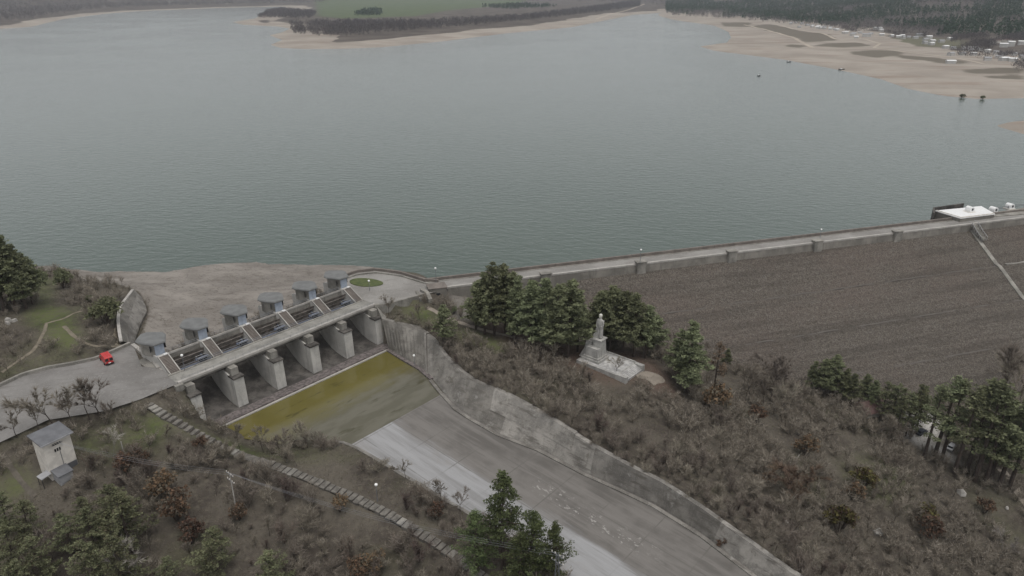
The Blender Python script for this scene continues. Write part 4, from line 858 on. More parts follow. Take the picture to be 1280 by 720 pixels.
# pedestal blocks stand at the left end; find local coordinates from the photograph's bottom corners
def loc_(u,v): p=un(u,v,mz)[:2]-mo; return float(p@mx),float(p@my)
px,py=loc_(744,449)
px=max(px,3.2); w1=2.0
mbox('lower_block',px-2.2,px+1.7,py-1.6,py+2.0,mz,mz+4.0,'monument',.08)
mbox('upper_block',px-.9,px+1.9,py-.5,py+2.6,mz,mz+6.1,'monument',.3)
mbox('pedestal_step',px-3.4,px+2.5,py-2.1,py+3.0,mz,mz+.7); mbox('pedestal_step',px-2.8,px+2.1,py-1.85,py+2.75,mz+.7,mz+1.3); mbox('side_block',px-2.6,px-.6,py+.2,py+2.3,mz+1.3,mz+5.4,'monument',.3); mbox('carved_rock',px-1.05,px+.35,py+.3,py+1.7,mz+6.3,mz+8.9,'monument',.38); mbox('carved_rock',px-1.6,px-.4,py+.1,py+1.6,mz+4.9,mz+7.2,'monument',.3); mbox('pedestal_cap',px-.95,px+1.95,py-.55,py+2.65,mz+6.1,mz+6.35)
mb=MB().hexa([(*Q(px-4.6,py-1.2),mz),(*Q(px-2.1,py-1.2),mz),(*Q(px-2.1,py+1.8),mz),(*Q(px-4.6,py+1.8),mz)],[(*Q(px-2.9,py-.8),mz+3.6),(*Q(px-2.1,py-.8),mz+4.1),(*Q(px-2.1,py+1.4),mz+4.1),(*Q(px-2.9,py+1.4),mz+3.6)]); mb.build('buttress','monument',mon,mon.location)
mbox('relief_block',px-3.4,px-1.2,py-.4,py+1.6,mz+3.0,mz+5.0,'monument',.35)
# the stone figure: one continuous carved body, grown from a skeleton
fx,fy=px+.45,py+1.0; fz=mz+6.3
fc=np.array((*Q(fx,fy),fz)); FX=np.array((*mx,0)); FY=np.array((*my,0)); UP=np.array((0,0,1.))
sk=[((0,0,4.15),1.0),((0,0,5.3),.92),((0,0,6.6),1.02),((0,0,7.25),.55),((0,.02,7.75),.36),
 ((-.85,.05,6.75),.46),((-1.12,.1,5.5),.40),((-1.0,.35,4.4),.33),((-.8,.55,3.8),.30),
 ((.85,.05,6.75),.46),((1.12,.05,5.5),.40),((.95,.4,4.5),.33),((.55,.8,4.9),.28),
 ((-.42,0,3.6),.80),((-.5,.0,2.0),.78),((-.5,0,.5),.80),((-.5,.25,.1),.62),((.42,0,3.6),.80),((.5,.12,2.0),.78),((.5,.12,.5),.80),((.5,.4,.1),.62),
 ((-1.25,-.1,2.6),.6),((-1.35,0,.8),.75)]
ed=[(0,1),(1,2),(2,3),(3,4),(2,5),(5,6),(6,7),(7,8),(2,9),(9,10),(10,11),(11,12),(0,13),(13,14),(14,15),(15,16),(0,17),(17,18),(18,19),(19,20),(13,21),(21,22)]
me=bpy.data.meshes.new('figure'); 
def fpos(p): return tuple(fc+FX*p[0]*.88+FY*p[1]*-.88+UP*p[2]*.8-np.array(mon.location))
me.from_pydata([fpos(p) for p,_ in sk],ed,[]); fo=bpy.data.objects.new('figure',me); COL.objects.link(fo); fo.parent=mon
sm=fo.modifiers.new('skin','SKIN'); ss_=fo.modifiers.new('sub','SUBSURF'); ss_.levels=2; ss_.render_levels=2
for i,(p,r) in enumerate(sk): me.skin_vertices[0].data[i].radius=(r*.72,r*.72)
me.skin_vertices[0].data[0].use_root=True; me.materials.append(M['monument'])
hc=fc+UP*6.65+FY*-.05; mb=MB().lathe(hc,[(.1,-.62),(.29,-.5),(.42,-.24),(.46,.04),(.42,.3),(.26,.48),(.05,.56)],12,1,1.12); hd=mb.build('head','head',mon,mon.location,smooth=True)
mb=MB().lathe(hc+UP*.33,[(.48,-.22),(.5,.0),(.4,.2),(.18,.34),(.03,.37)],12); mb.build('hair','head',hd,mon.location,smooth=True)
mb=MB(); nc=hc-FY*.5; mb.hexa([tuple(nc+FX*a+FY*b+UP*-.15) for a,b in ((-.12,-.1),(.12,-.1),(.12,.2),(-.12,.2))],[tuple(nc+FX*a+FY*b+UP*.2) for a,b in ((-.05,.06),(.05,.06),(.05,.2),(-.05,.2))]); mb.build('nose','head',hd,mon.location)
# ------------------------------------------------------------------ poles and wires
def pole(p,top,label,conc_=True,arms=True):
    r=empty('power_pole',p,label,'power pole'); top=np.array(top)
    if conc_: MB().tube(p-np.array((0,0,1)),top,.15,.09,7).build('pole_shaft','paleconc',r,p)
    else:
        mb=MB()
        for sx_,sy_ in ((-1,-1),(1,-1),(1,1),(-1,1)): mb.tube(p+np.array((sx_*.55,sy_*.55,-1)),top+np.array((sx_*.2,sy_*.2,0)),.07,n=4)
        for q in np.linspace(0,1,8)[:-1]:
            for s1_,s2_ in (((-1,-1),(1,-1)),((1,-1),(1,1)),((1,1),(-1,1)),((-1,1),(-1,-1))):
                w0=.55-.35*q; w1_=.55-.35*(q+.14); a_0=p*(1-q)+top*q; a_1=p*(1-q-.14)+top*(q+.14); mb.tube(a_0+np.array((s1_[0]*w0,s1_[1]*w0,0)),a_1+np.array((s2_[0]*w1_,s2_[1]*w1_,0)),.04,n=3)
        mb.build('lattice_shaft','railing',r,p)
    if arms:
        for dz in (-.3,-1.9):
            mb=MB(); mb.tube(top+np.array((-1.3*EB[1],1.3*EB[0],dz)),top+np.array((1.3*EB[1],-1.3*EB[0],dz)),.07,n=4); mb.build('crossarm','railing',r,p)
            for q in (-1.2,-.5,.5,1.2): MB().lathe(top+np.array((q*EB[1],-q*EB[0],dz)),[(.04,0),(.1,.1),(.11,.25),(.04,.4)],6).build('insulator','offwhite',r,p)
    return top
p1=G(297,645); t1=p1+(0,0,10.5)
pole(p1,t1,'slim pale power pole with white insulators on the brown hillside below the stairs')
p2=G(704,748); p2=np.array((*un(697,692,-2.)[:2],-13.)); t2=np.array((p2[0],p2[1],-2.))
pole(p2,t2,'grey lattice power pole beside the foreground pine at the bottom edge',False)
p3=G(157,575); pole(p3,p3+(0,0,4.6),'short pale concrete post between the red bushes and the green bank',True,False)
t0=np.array((*T(0,-2.75),z0+7.85))
def wire(a,b,sag,lab):
    r=empty('power_line',a,lab,'wire','power lines over the hillside')
    for dq in (-1.2,.0,1.2):
        o=np.array((dq*EB[1],-dq*EB[0],.15)); mb=MB(); pr_=None
        for t in np.linspace(0,1,15):
            q=a*(1-t)+b*t+o*min(1,t*3+.2)-np.array((0,0,sag*4*t*(1-t)))
            if pr_ is not None: mb.tube(pr_,q,0.013,n=3,cap=False)
            pr_=q
        mb.build('cable','railing',r,a)
wire(t0,t1,1.0,'thin power lines from the transformer tower to the slim pole'); wire(t1,t2,2.2,'thin power lines from the slim pole to the lattice pole')
# ------------------------------------------------------------------ small things near
c=G(11,403); rn=empty('rubble_heap',c,'small heap of white rubble on the grass left of the lawn path','rubble')
for i,(x,y,h) in enumerate(((0,0,1.1),(1.3,.4,.7),(-.9,.8,.8),(.4,-1.0,.6))): MB().box((c[0]+x,c[1]+y),1.5,.9,c[2]-.4,c[2]+h,.5+i*.7,.8,.7).build('slab','paleconc',rn,c)
for (u,v,s,lab,mt) in ((1097,668,1.5,'white boulder lying among the bare shrubs below the yellow bush','paleconc'),(1201,618,1.6,'white block on the scrub slope below the tall pines','paleconc'),(1258,636,.8,'small white block beside the road at the right edge','paleconc'),(1233,637,.6,'tiny white block in the grey shrubs near the road','paleconc'),(983,653,.6,'tiny white stone beside the dark shrubs near the chute wall','paleconc')):
    c=G(u,v); mb=MB(); rr=np.random.RandomState(int(u)); 
    mb.lathe(c,[(s*.5,-.3),(s*.75,.1),(s*.7,.5*s),(s*.4,.9*s),(s*.1,s)],7,1,.75,rr.rand()*3); mb.v=[(x+rr.uniform(-.12,.12)*s,y+rr.uniform(-.12,.12)*s,z+rr.uniform(-.1,.1)*s) for x,y,z in mb.v]; tag(mb.build('boulder',mt,origin=tuple(c)),lab,'boulder')
c=G(997,577); fp=empty('fallen_trunk',c,'pale fallen trunk lying across the scrub beside a rust bush','fallen tree')
MB().tube(c+(-1.6,-1.6,.2),c+(.9,1.6,.9),.22,.12,6).build('trunk','palebark',fp,c); MB().tube(c+(.2,.6,.6),c+(-1.4,.9,.9),.1,.05,5).build('branch','palebark',fp,c)
# building and parked cars under the tall pines
c=un(1086,515,-31.5); bh=empty('cottage',c,'small cottage with a dull red tiled roof half hidden behind the pines','cottage')
ca=.35; MB().box(c,8,6,-37,-29.5,ca).build('wall','offwhite',bh,c)
cx=np.array((math.cos(ca),math.sin(ca))); cy=np.array((-cx[1],cx[0])); D2=lambda x,y:tuple(c[:2]+cx*x+cy*y)
mb=MB(); mb.add([(*D2(-4.6,-3.6),-29.6),(*D2(4.6,-3.6),-29.6),(*D2(4.6,3.6),-29.6),(*D2(-4.6,3.6),-29.6),(*D2(-4.0,0),-27.2),(*D2(4.0,0),-27.2)],[(0,1,5,4),(2,3,4,5),(1,2,5),(3,0,4),(0,3,2,1)]); mb.build('roof','redtile',bh,c)
for x in (-2,1.5): MB().prism([D2(x-.5,-3.06),D2(x+.5,-3.06),D2(x+.5,-2.9),D2(x-.5,-2.9)],-33,-31.5).build('window','glass',bh,c)
def car(u,v,ang,mat,label):
    p=G(u,v); r=empty('parked_car',p,label,'car','cars under the tall pines'); d=np.array((math.cos(ang),math.sin(ang))); x=np.array((-d[1],d[0])); K=lambda l,w,z:(*(p[:2]+d*l+x*w),p[2]+z)
    prof=[(-2.1,.35),(-2.15,.85),(-1.6,.95),(-1.2,1.42),(.5,1.45),(1.15,.98),(2.0,.85),(2.1,.35)]; n=len(prof); mb=MB(); mb.add([K(l,-.85*(1-.18*(z>1.2)),z) for l,z in prof]+[K(l,.85*(1-.18*(z>1.2)),z) for l,z in prof],[tuple(range(n)),tuple(range(n,2*n))[::-1]]+[(i,i+n,(i+1)%n+n,(i+1)%n) for i in range(n)]); mb.build('body',mat,r,p)
    for l0,l1,z0_,z1_,nm in ((.55,1.1,1.4,1.0,'windscreen'),(-1.57,-1.25,1.0,1.38,'rear_window')):
        mb=MB(); mb.add([K(l0+.03,-.66,z0_+.03),K(l0+.03,.66,z0_+.03),K(l1+.03,.7,z1_+.03),K(l1+.03,-.7,z1_+.03)],[(0,1,2,3)]); mb.build(nm,'glass',r,p)
    for w in (-.8,.8):
        for l in (-1.3,1.3): MB().tube(K(l,w-.1,.32),K(l,w+.1,.32),.32,n=10).build('wheel','tyre',r,p)
car(1151,542,.5,'darkpaint','dark car parked on the pale ground between the pine trunks'); car(1189,561,.7,'silver','pale grey car parked under the pines beside the dark trunks'); 
# ------------------------------------------------------------------ far cabins, boats
M['cabinwall']=plain('cabin_plaster',(.5,.49,.47),.8,0,.2,.2)
def cabin(u,v,w,d,h,roof,label,grp='cabins along the far beach',wall='cabinwall',ang=None):
    p=G(u,v,True); ang=RS.uniform(-.5,.5) if ang is None else ang
    w*=.9;h*=.9; r=empty('cabin',p,label,'cabin',grp); MB().box(p,w,d,p[2]-1.5,p[2]+h,ang).build('wall',wall,r,p)
    cx=np.array((math.cos(ang),math.sin(ang))); cy=np.array((-cx[1],cx[0])); D=lambda x,y:tuple(p[:2]+cx*x+cy*y); a,b_=w/2+.4,d/2+.4; z=p[2]+h
    mb=MB(); mb.add([(*D(-a,-b_),z),(*D(a,-b_),z),(*D(a,b_),z),(*D(-a,b_),z),(*D(-a,0),z+1.2),(*D(a,0),z+1.2)],[(0,1,5,4),(2,3,4,5),(1,2,5),(3,0,4),(0,3,2,1)]); mb.build('roof',roof,r,p)
lab1='tiny white cabin in the row at the foot of the far pine forest'
for u,v in ((989,30),(1002.5,31),(999,35),(1010,32.5),(1015,34.5),(1021,35.5),(1025.5,36),(1030,36.5),(1038,35.5),(1043,38),(1046,38.6)): cabin(u,v,8,6,4,'greyroof' if RS.rand()<.5 else 'white',lab1)
for u,v,w,h,rf,lab in ((1057.5,42.5,9,5,'white','lone small white cabin right of the long row on the far beach'),(1065,45,9,5,'greyroof','white cabin with a grey roof beside the bare grove'),(1070,48,8,4,'white','low white cabin nearest the beach grass below the grove'),(1083,46,18,6,'greyroof','long pale two storey house at the edge of the far grove'),(1097,37,20,5,'white','long white house high against the far forest'),(1101,39.5,9,5,'white','small white house just below the long white house'),(1123,47.5,9,4,'white','white cabin alone on the green meadow'),(1149,46,13,6,'greyroof','white house with a grey roof standing before the dark pines'),(1161,49,10,6,'white','bright white cabin right of the grey roofed house'),(1164,56.5,9,4,'white','small white cabin on the meadow below the bright cabin'),(1156,55,8,4,'greyroof','grey roofed hut on the meadow edge'),(1187,50,8,4,'white','white hut at the left of the big bare grove')):
    cabin(u,v,w,7,h,rf,lab)
for u,v,w,h,rf,lab in ((1212,62,26,4,'white','long low white canopy below the big bare grove'),(1188.5,69.5,10,4,'greyroof','grey hut among the shrubs on the beach'),(1203,69,8,4,'greyroof','small grey hut beside the beach shrubs'),(1216.5,69.5,8,4,'white','white hut behind the beach shrubs'),(1234,75.5,9,4,'greyroof','pale grey cabin at the back of the sand'),(1253,76,9,4.5,'white','white cabin at the back of the sand'),(1265.5,77,10,4.5,'white','large white cabin farthest right behind the sand'),(1188,79.5,12,4,'white','white cabin nearest the water on open sand'),(1254,59,12,6,'white','white house under the dull red roofs'),(1263,58,10,8,'white','tall white house beside the dark evergreen'),(1278,56,14,6,'white','white house cut by the right edge of the view')):
    cabin(u,v,w,7,h,rf,lab)
rc=np.random.RandomState(3)
for u0,u1,v0,v1,n_ in ((985,1050,29.5,38,9),(1050,1130,41,47,7),(1125,1180,47,54,6),(1180,1280,60,72,10),(1235,1285,73,77,3)):
    for q_ in range(n_):
        t_=(q_+rc.rand()*.8)/n_; cabin(u0+(u1-u0)*t_,v0+(v1-v0)*t_+rc.uniform(-1.2,1.2),rc.uniform(6,11),6,rc.uniform(3,4.5),('white','greyroof','greyroof')[rc.randint(3)],'tiny pale cabin among the bare trees of the lakeside village','small cabins of the lakeside village')
for u,v,w in ((1244,54,16),(1258,53,14)): cabin(u,v,w,8,5,'redtile','house with a dull red roof in the far village' ,'red roofed houses in the far village','offwhite',.2)
def boat(u,v,L_,label,z=WATER,mat='darksteel'):
    p=un(u,v,z); r=empty('boat',p,label,'boat'); mb=MB(); n=9; rows=[]
    for t in np.linspace(-1,1,n):
        w=(1-abs(t)**2.5)*.22*L_+.02; x=t*L_/2; rows.append([(p[0]+x,p[1]-w,p[2]+.75+.25*t*t),(p[0]+x,p[1]-w*.6,p[2]-.25),(p[0]+x,p[1]+w*.6,p[2]-.25),(p[0]+x,p[1]+w,p[2]+.75+.25*t*t)])
    mb.rows(rows); mb.build('hull',mat,r,p); MB().box((p[0]-.1*L_,p[1]),.3*L_,.28*L_,p[2]+.3,p[2]+1.7,0,.8,.8).build('cabin','white' if mat!='white' else 'darksteel',r,p)
boat(948.5,95,3.6,'small boat alone on the open water off the beach'); boat(986,77.6,6,'dark flat boat moored at the waterline of the far beach'); boat(1052,87,8,'long dark boat drawn up on the edge of the sand',WATER+.3)
#PART5
EXPO=.12
# ------------------------------------------------------------------ plant meshes (small leaf-sized faces)
def rdir(r,n): d=r.normal(size=(n,3)); return d/np.linalg.norm(d,axis=1)[:,None]
def tris_at(r,C,size,flat=1.):
    n=len(C); d=rdir(r,n); d[:,2]*=flat; e=rdir(r,n); s=size*(.6+.8*r.rand(n,1))
    return np.stack([C-d*s*.5-e*s*.35,C+d*s*.5-e*s*.2,C+e*s*.55],1)
def slivers(r,P,D,L,w):
    n=len(P); sd=np.cross(D,rdir(r,n)); sd/=np.linalg.norm(sd,axis=1)[:,None]+1e-9; L=np.broadcast_to(L,(n,))[:,None]; w=np.broadcast_to(w,(n,))[:,None]
    return np.stack([P-sd*w/2,P+sd*w/2,P+D*L],1)
def tubesoup(p,q,r0,r1,n=5):
    p=np.array(p,float);q=np.array(q,float);d=q-p;d/=np.linalg.norm(d)+1e-9;a=np.cross(d,(0,0,1) if abs(d[2])<.9 else (1,0,0));a/=np.linalg.norm(a);b=np.cross(d,a);T=[]
    c=[(a*math.cos(2*PI*k/n)+b*math.sin(2*PI*k/n)) for k in range(n)]
    for k in range(n):
        A,B=p+c[k]*r0,p+c[(k+1)%n]*r0; C,D=q+c[k]*r1,q+c[(k+1)%n]*r1; T+=[(A,B,D),(A,D,C)]
    return np.array(T)
def pine_mesh(seed,h=10.,Rr=2.6,base=.22,nb=85,round_=.8,leaf=.42,mat='pine',k=15,gap=.0):
    r=np.random.RandomState(seed); tr=[]; bend=r.uniform(-.03,.03,2)*h
    tp=lambda t:np.array((bend[0]*t*t,bend[1]*t*t,h*t))
    for t0,t1 in zip(np.linspace(0,.95,7)[:-1],np.linspace(0,.95,7)[1:]): tr.append(tubesoup(tp(t0)-(0,0,.4 if t0==0 else 0),tp(t1),.032*h*(1-t0*.92)**1.1*.55+.02,.032*h*(1-t1*.92)**1.1*.55+.02,6))
    C=[]
    lob=r.uniform(.6,1.25,9)
    for i in range(nb):
        t=r.rand()**.85; az=r.rand()*2*PI; z=base+(1-base)*t
        rad=Rr*((1-t)**round_)*min(1,.5+t*3.2)*lob[int(az/2/PI*9)%9]*r.uniform(.65,1.15)+.12
        if gap and r.rand()<gap: continue
        m=max(2,int(2+4*(rad/Rr)))
        P0=tp(z); d=np.array((math.cos(az),math.sin(az),0))
        if rad>.8: tr.append(tubesoup(P0,P0+d*rad*.75+(0,0,.1*rad),.05,.02,3))
        for s in np.linspace(.4,1,m): C.append((*(P0+d*rad*s+np.array((0,0,.22*rad*s*s-.12*rad*s+r.normal()*.1))),.26+.22*rad/Rr*(1.2-s)))
    for i in range(6): C.append((*(tp(1-.02*i)+r.normal(size=3)*.08),.16+.03*i))
    C=np.array(C); P=np.repeat(C,k,0); o=rdir(r,len(P))*np.cbrt(r.rand(len(P),1))*P[:,3:]*np.array((1.25,1.25,.6))
    return soup('trunk',np.concatenate(tr),'bark'),soup('crown',tris_at(r,P[:,:3]+o,leaf*.8,.6),mat)
def leafy_mesh(seed,h=4.,Rr=1.8,mat='oliveleaf',nc=70,k=14,leaf=.34,twigs=True):
    r=np.random.RandomState(seed); tr=[]; nl=r.randint(5,8); C=[]
    L=[(np.array((math.cos(q)*Rr*.55,math.sin(q)*Rr*.55,h*r.uniform(.45,.75))),Rr*r.uniform(.4,.62)) for q in r.rand(nl)*2*PI]+[(np.array((0,0,h*.78)),Rr*.5)]
    for c,rad in L:
        tr.append(tubesoup((0,0,-.3),c,.09,.03,4))
        d=rdir(r,nc//nl+2); C.append(c+d*rad*(.45+.6*r.rand(len(d),1))*np.array((1,1,.95)))
    C=np.concatenate(C); C=C[C[:,2]>.12]; P=np.repeat(C,k,0); P=P+rdir(r,len(P))*.38*np.cbrt(r.rand(len(P),1))
    return soup('trunk',np.concatenate(tr),'bark'),soup('crown',tris_at(r,P,leaf),mat)
def bare_mesh(seed,h=8.,spread=.5,mat='twig',bark='bark',ntw=1500,stems=1,tw=.05):
    r=np.random.RandomState(seed); tr=[];ends=[]
    def grow(p,d,L,rad,lev):
        segs=2; 
        for _ in range(segs):
            d2=d+r.normal(size=3)*.12; d2/=np.linalg.norm(d2); q=p+d2*L/segs; tr.append(tubesoup(p,q,rad,rad*.8,5 if lev<2 else 3)); p=q;d=d2;rad*=.8
            if lev>=1: ends.append((p,d,L*.5))
        if lev>=3: ends.append((p,d,L*.8)); return
        for _ in range(r.randint(2,4) if lev else r.randint(3,5)):
            d3=d+rdir(r,1)[0]*spread*(1.1 if lev==0 else 1.3); d3[2]=max(d3[2],-.05)+.12; d3/=np.linalg.norm(d3); grow(p,d3,L*r.uniform(.6,.82),rad*.65,lev+1)
    for _ in range(stems):
        d=np.array((0,0,1.))+(rdir(r,1)[0]*.5 if stems>1 else r.normal(size=3)*.06); d/=np.linalg.norm(d); grow(np.array((0,0,-.3)),d,h*.36,.012*h/math.sqrt(stems),0)
    E_=[ends[i] for i in r.randint(0,len(ends),ntw)]; P=np.array([e[0] for e in E_]); D=np.array([e[1] for e in E_])+rdir(r,ntw)*.6; D/=np.linalg.norm(D,axis=1)[:,None]
    D[:,2]=np.maximum(D[:,2],-.2); Ls=np.array([e[2] for e in E_])*r.uniform(.7,1.9,ntw)
    return soup('trunk',np.concatenate(tr),bark),soup('twigs',slivers(r,P+rdir(r,ntw)*.06,D,Ls,tw),mat)
def shrub_soup(r,h,Rr,n,w=.05):
    nst=r.randint(6,11); az=r.rand(nst)*2*PI; tl=r.uniform(.15,.9,nst); tips=np.stack([np.cos(az)*Rr*tl,np.sin(az)*Rr*tl,h*(1.05-.45*tl**2)*r.uniform(.75,1.1,nst)],1)
    i=r.randint(0,nst,n); t=r.uniform(.12,1,n)[:,None]**.7; P=tips[i]*t; P[:,:2]*=t**.35; P=P+rdir(r,n)*Rr*.16*t; P[:,2]=np.maximum(P[:,2],.02)
    D=tips[i]/np.linalg.norm(tips[i],axis=1)[:,None]*.9+rdir(r,n)*.85; D[:,2]=np.abs(D[:,2])*.8+.08; D/=np.linalg.norm(D,axis=1)[:,None]
    tw=slivers(r,P,D,r.uniform(.35,.95,n)*Rr*.5,w*r.uniform(.6,1.3,n))
    st=np.concatenate([tubesoup((0,0,-.2),tips[k],.05,.015,3) for k in range(nst)]); return np.concatenate([st,tw])
PINES=[pine_mesh(s,10,2.35+.25*(s%3),.16+.05*(s%3),95,.72,.33,'pine',21) for s in range(6)]
TALL=[pine_mesh(20+s,10,1.75,.30,36,.6,.30,'pine',15,.2) for s in range(3)]
LOOSE=[pine_mesh(40+s,10,3.0,.15,80,.5,.33,'pinelight',18,.22) for s in range(4)]
FORE=[pine_mesh(60+s,10,2.7,.16,110,.66,.26,'pine2',20,.25) for s in range(2)]
TANC=[pine_mesh(70,10,1.9,.2,50,.7,.36,'tanleaf',9,.35)]
OLIVE=[leafy_mesh(80+s,4,1.7,'oliveleaf') for s in range(2)]; RUSTB=[leafy_mesh(85+s,4,1.7,'rustleaf',60,11) for s in range(3)]; EVER=[leafy_mesh(90+s,4,2.0,'pine',80) for s in range(2)]
BARE=[bare_mesh(100+s,8,.5,'twig') for s in range(4)]; PALE=[bare_mesh(110+s,8,.5,'twigpale','palebark',700) for s in range(2)]; RUSTT=[bare_mesh(115+s,6,.75,'twigtan',ntw=1700,tw=.06) for s in range(2)]
rr=np.random.RandomState(5)
SHR=[soup('bare_shrub',shrub_soup(rr,rr.uniform(2.8,4.4),rr.uniform(1.8,2.6),750,.06),mt) for mt in ('twig','twig','twig','twig','twig','twigred','twig')]
def plant(name,meshes,pos,h,h0,label,cat,group=None,wide=1.,parts=('trunk','crown'),rot=None):
    me=random.choice(meshes); s=h/h0; r=empty(name,pos,label,cat,group); r.rotation_euler=(random.uniform(-.03,.03),random.uniform(-.03,.03),random.uniform(0,6.28) if rot is None else rot); r.scale=(s*wide*random.uniform(.92,1.08),s*wide*random.uniform(.92,1.08),s)
    for nm,m in zip(parts,me): c=bpy.data.objects.new(nm,m); COL.objects.link(c); c.parent=r
    return r
def hgt(p,v_top):
    "height of a thing whose foot is at p and whose top shows at row v_top"
    lo,hi=.5,60
    for _ in range(40):
        m=(lo+hi)/2
        if float(pr(p[0],p[1],p[2]+m)[1])>v_top: lo=m
        else: hi=m
    return lo
# --- pines
def pines(lst,meshes,label,group,wide=1.,name='pine_tree',cat='pine tree',parts=('trunk','crown')):
    for it in lst:
        u,v,vt=it[:3]; p=G(u,v); plant(name,meshes,p,hgt(p,vt),10,it[3] if len(it)>3 else label,cat,group,wide,parts)
pines([(-12,392,300),(6,390,299),(20,388,297),(33,386,306),(41,380,318),(-4,380,305),(14,378,310),(28,377,303)],PINES,'tall dark pine in the grove at the left edge above the lake','pines at the left edge',1.25)
pines([(606,418,341),(618,420,329),(632,417,331),(595,412,352),(645,430,346),(662,437,352),(640,420,340)],PINES,'tall dark pine in the left half of the grove behind the monument','pines behind the monument',1.12)
pines([(678,442,350),(694,448,357),(709,447,352),(700,430,356),(722,440,366),(683,430,352),(668,420,352)],PINES,'dense dark pine in the middle of the grove behind the monument','pines behind the monument',1.22)
pines([(745,438,366),(762,440,360),(778,440,363),(792,446,369),(806,448,384),(816,446,394),(770,428,362),(752,428,364)],PINES,'dense dark pine in the right half of the grove behind the monument','pines behind the monument',1.25)
pines([(858,492,402,'biggest dark pine standing alone right of the monument'),(847,478,412,'dark pine close behind the biggest pine right of the monument'),(908,464,437,'short dark pine between the tan conifer and the rockfill'),(554,432,381,'small dark pine by itself above the lining wall near the footpath')],PINES,'',None,1.2)
pines([(893,486,428,'tan dried out conifer beside the big pine')],TANC,'',None,1.1)
pines([(1012,490,452),(1024,494,449),(1040,496,446),(1032,488,450),(1062,506,468),(1052,503,462),(1078,505,468),(1088,512,475)],PINES,'dark pine in the left half of the row at the foot of the dam','pines at the foot of the dam',1.25)
pines([(1101,524,478),(1112,530,480),(1122,532,487),(1132,545,492),(1119,545,495),(1139,540,483)],LOOSE,'olive green pine in the middle of the row at the foot of the dam','pines at the foot of the dam',.95)
pines([(1155,572,482),(1168,570,469),(1177,574,474),(1192,592,486),(1208,590,474),(1218,602,478),(1231,606,488),(1247,610,498),(1260,612,512)],TALL,'tall bare stemmed pine in the group above the pale parking ground','tall pines at the right',1.2)
pines([(1147,530,484),(1238,600,500)],PINES,'bushy dark pine among the tall stemmed pines at the right','tall pines at the right',1.1)
pines([(628,712,592,'large green pine in front of the pale chute, the biggest in the foreground')],[FORE[0]],'',None,1.0)
pines([(662,732,640,'spreading green pine at the right foot of the foreground pine'),(690,735,655,'lower green pine touching the lattice pole at the bottom edge'),(597,716,640,'dull green young pine at the left foot of the foreground pine'),(650,742,668,'small green pine low in front of the foreground pine')],[FORE[1]],'',None,1.15)
LG=[(12,665,618),(40,676,626),(92,692,644),(120,690,636),(148,668,606),(164,690,614),(20,708,658),(58,735,672),(125,742,676),(158,745,672),(8,745,692),(35,760,702),(108,660,622)]
pines(LG,LOOSE,'olive green bushy young pine in the thicket below the transformer tower','young pines below the tower',1.25,'young_pine')
pines([(275,722,664,'olive green tree alone in the dry scrub at the bottom'),(345,742,690,'low olive green tree cut by the bottom edge'),(215,742,700,'olive green tree beside the pale dead tree at the bottom')],LOOSE,'',None,1.4,'young_pine')
# --- leafy bushes and rust coloured ones
def bushes(lst,meshes,name,cat,wide=1.):
    for u,v,vt,lab in lst: p=G(u,v); plant(name,meshes,p,hgt(p,vt),4,lab,cat,None,wide,('stems','leaves'))
bushes([(134,405,374,'round dark evergreen bush beside the curved wing wall')],EVER,'evergreen_bush','bush',1.2)
bushes([(58,356,338,'low dark evergreen bush at the lake edge by the pine grove'),(80,360,336,'green bush on the shore right of the pine grove'),(112,378,368,'small olive bush on the slope near the wing wall path'),(568,392,382,'small dark bush beside the footpath')],EVER,'evergreen_bush','bush',1.0)
bushes([(1075,615,585,'olive yellow bush, the highest of the three on the right slope'),(1047,668,634,'olive yellow bush standing nearest the chute on the right slope'),(1157,655,632,'olive yellow top bush growing over a rust one on the right slope')],OLIVE,'olive_bush','bush',1.1)
bushes([(1066,628,606,'rust brown bush leaning on the highest olive bush'),(1157,674,645,'rust brown bush under the olive top at the right'),(1006,572,546,'dark rust bush beside the fallen trunk'),(945,528,505,'rust bush at the foot of the dam left of the pines'),(892,514,477,'dark rust conifer like bush below the tan conifer'),(205,622,588,'large rust bush left of the brown hillside'),(222,650,612,'deep red bush below the large rust bush'),(160,594,566,'rust bush beside the pale concrete post'),(252,562,544,'orange bush just below the hillside stairs'),(175,580,560,'brown orange bush on the slope right of the pale post'),(905,690+0,672,'small dull red bush near the chute wall'),(1230,642,622,'small red bush near the road at the right') ,(300,650,628,'small rust bush at the foot of the slim pole'),(450,720,695,'small rust shrub at the bottom edge below the stairs'),(240,680,650,'red brown bush above the lone olive tree'),(545,648,628,'low orange bush on the bank above the pale chute'),(425,640,618,'dark red bush just below the stairs'),(470,715,690,'orange tinged bush low on the brown hillside')],RUSTB,'rust_bush','bush',1.1)
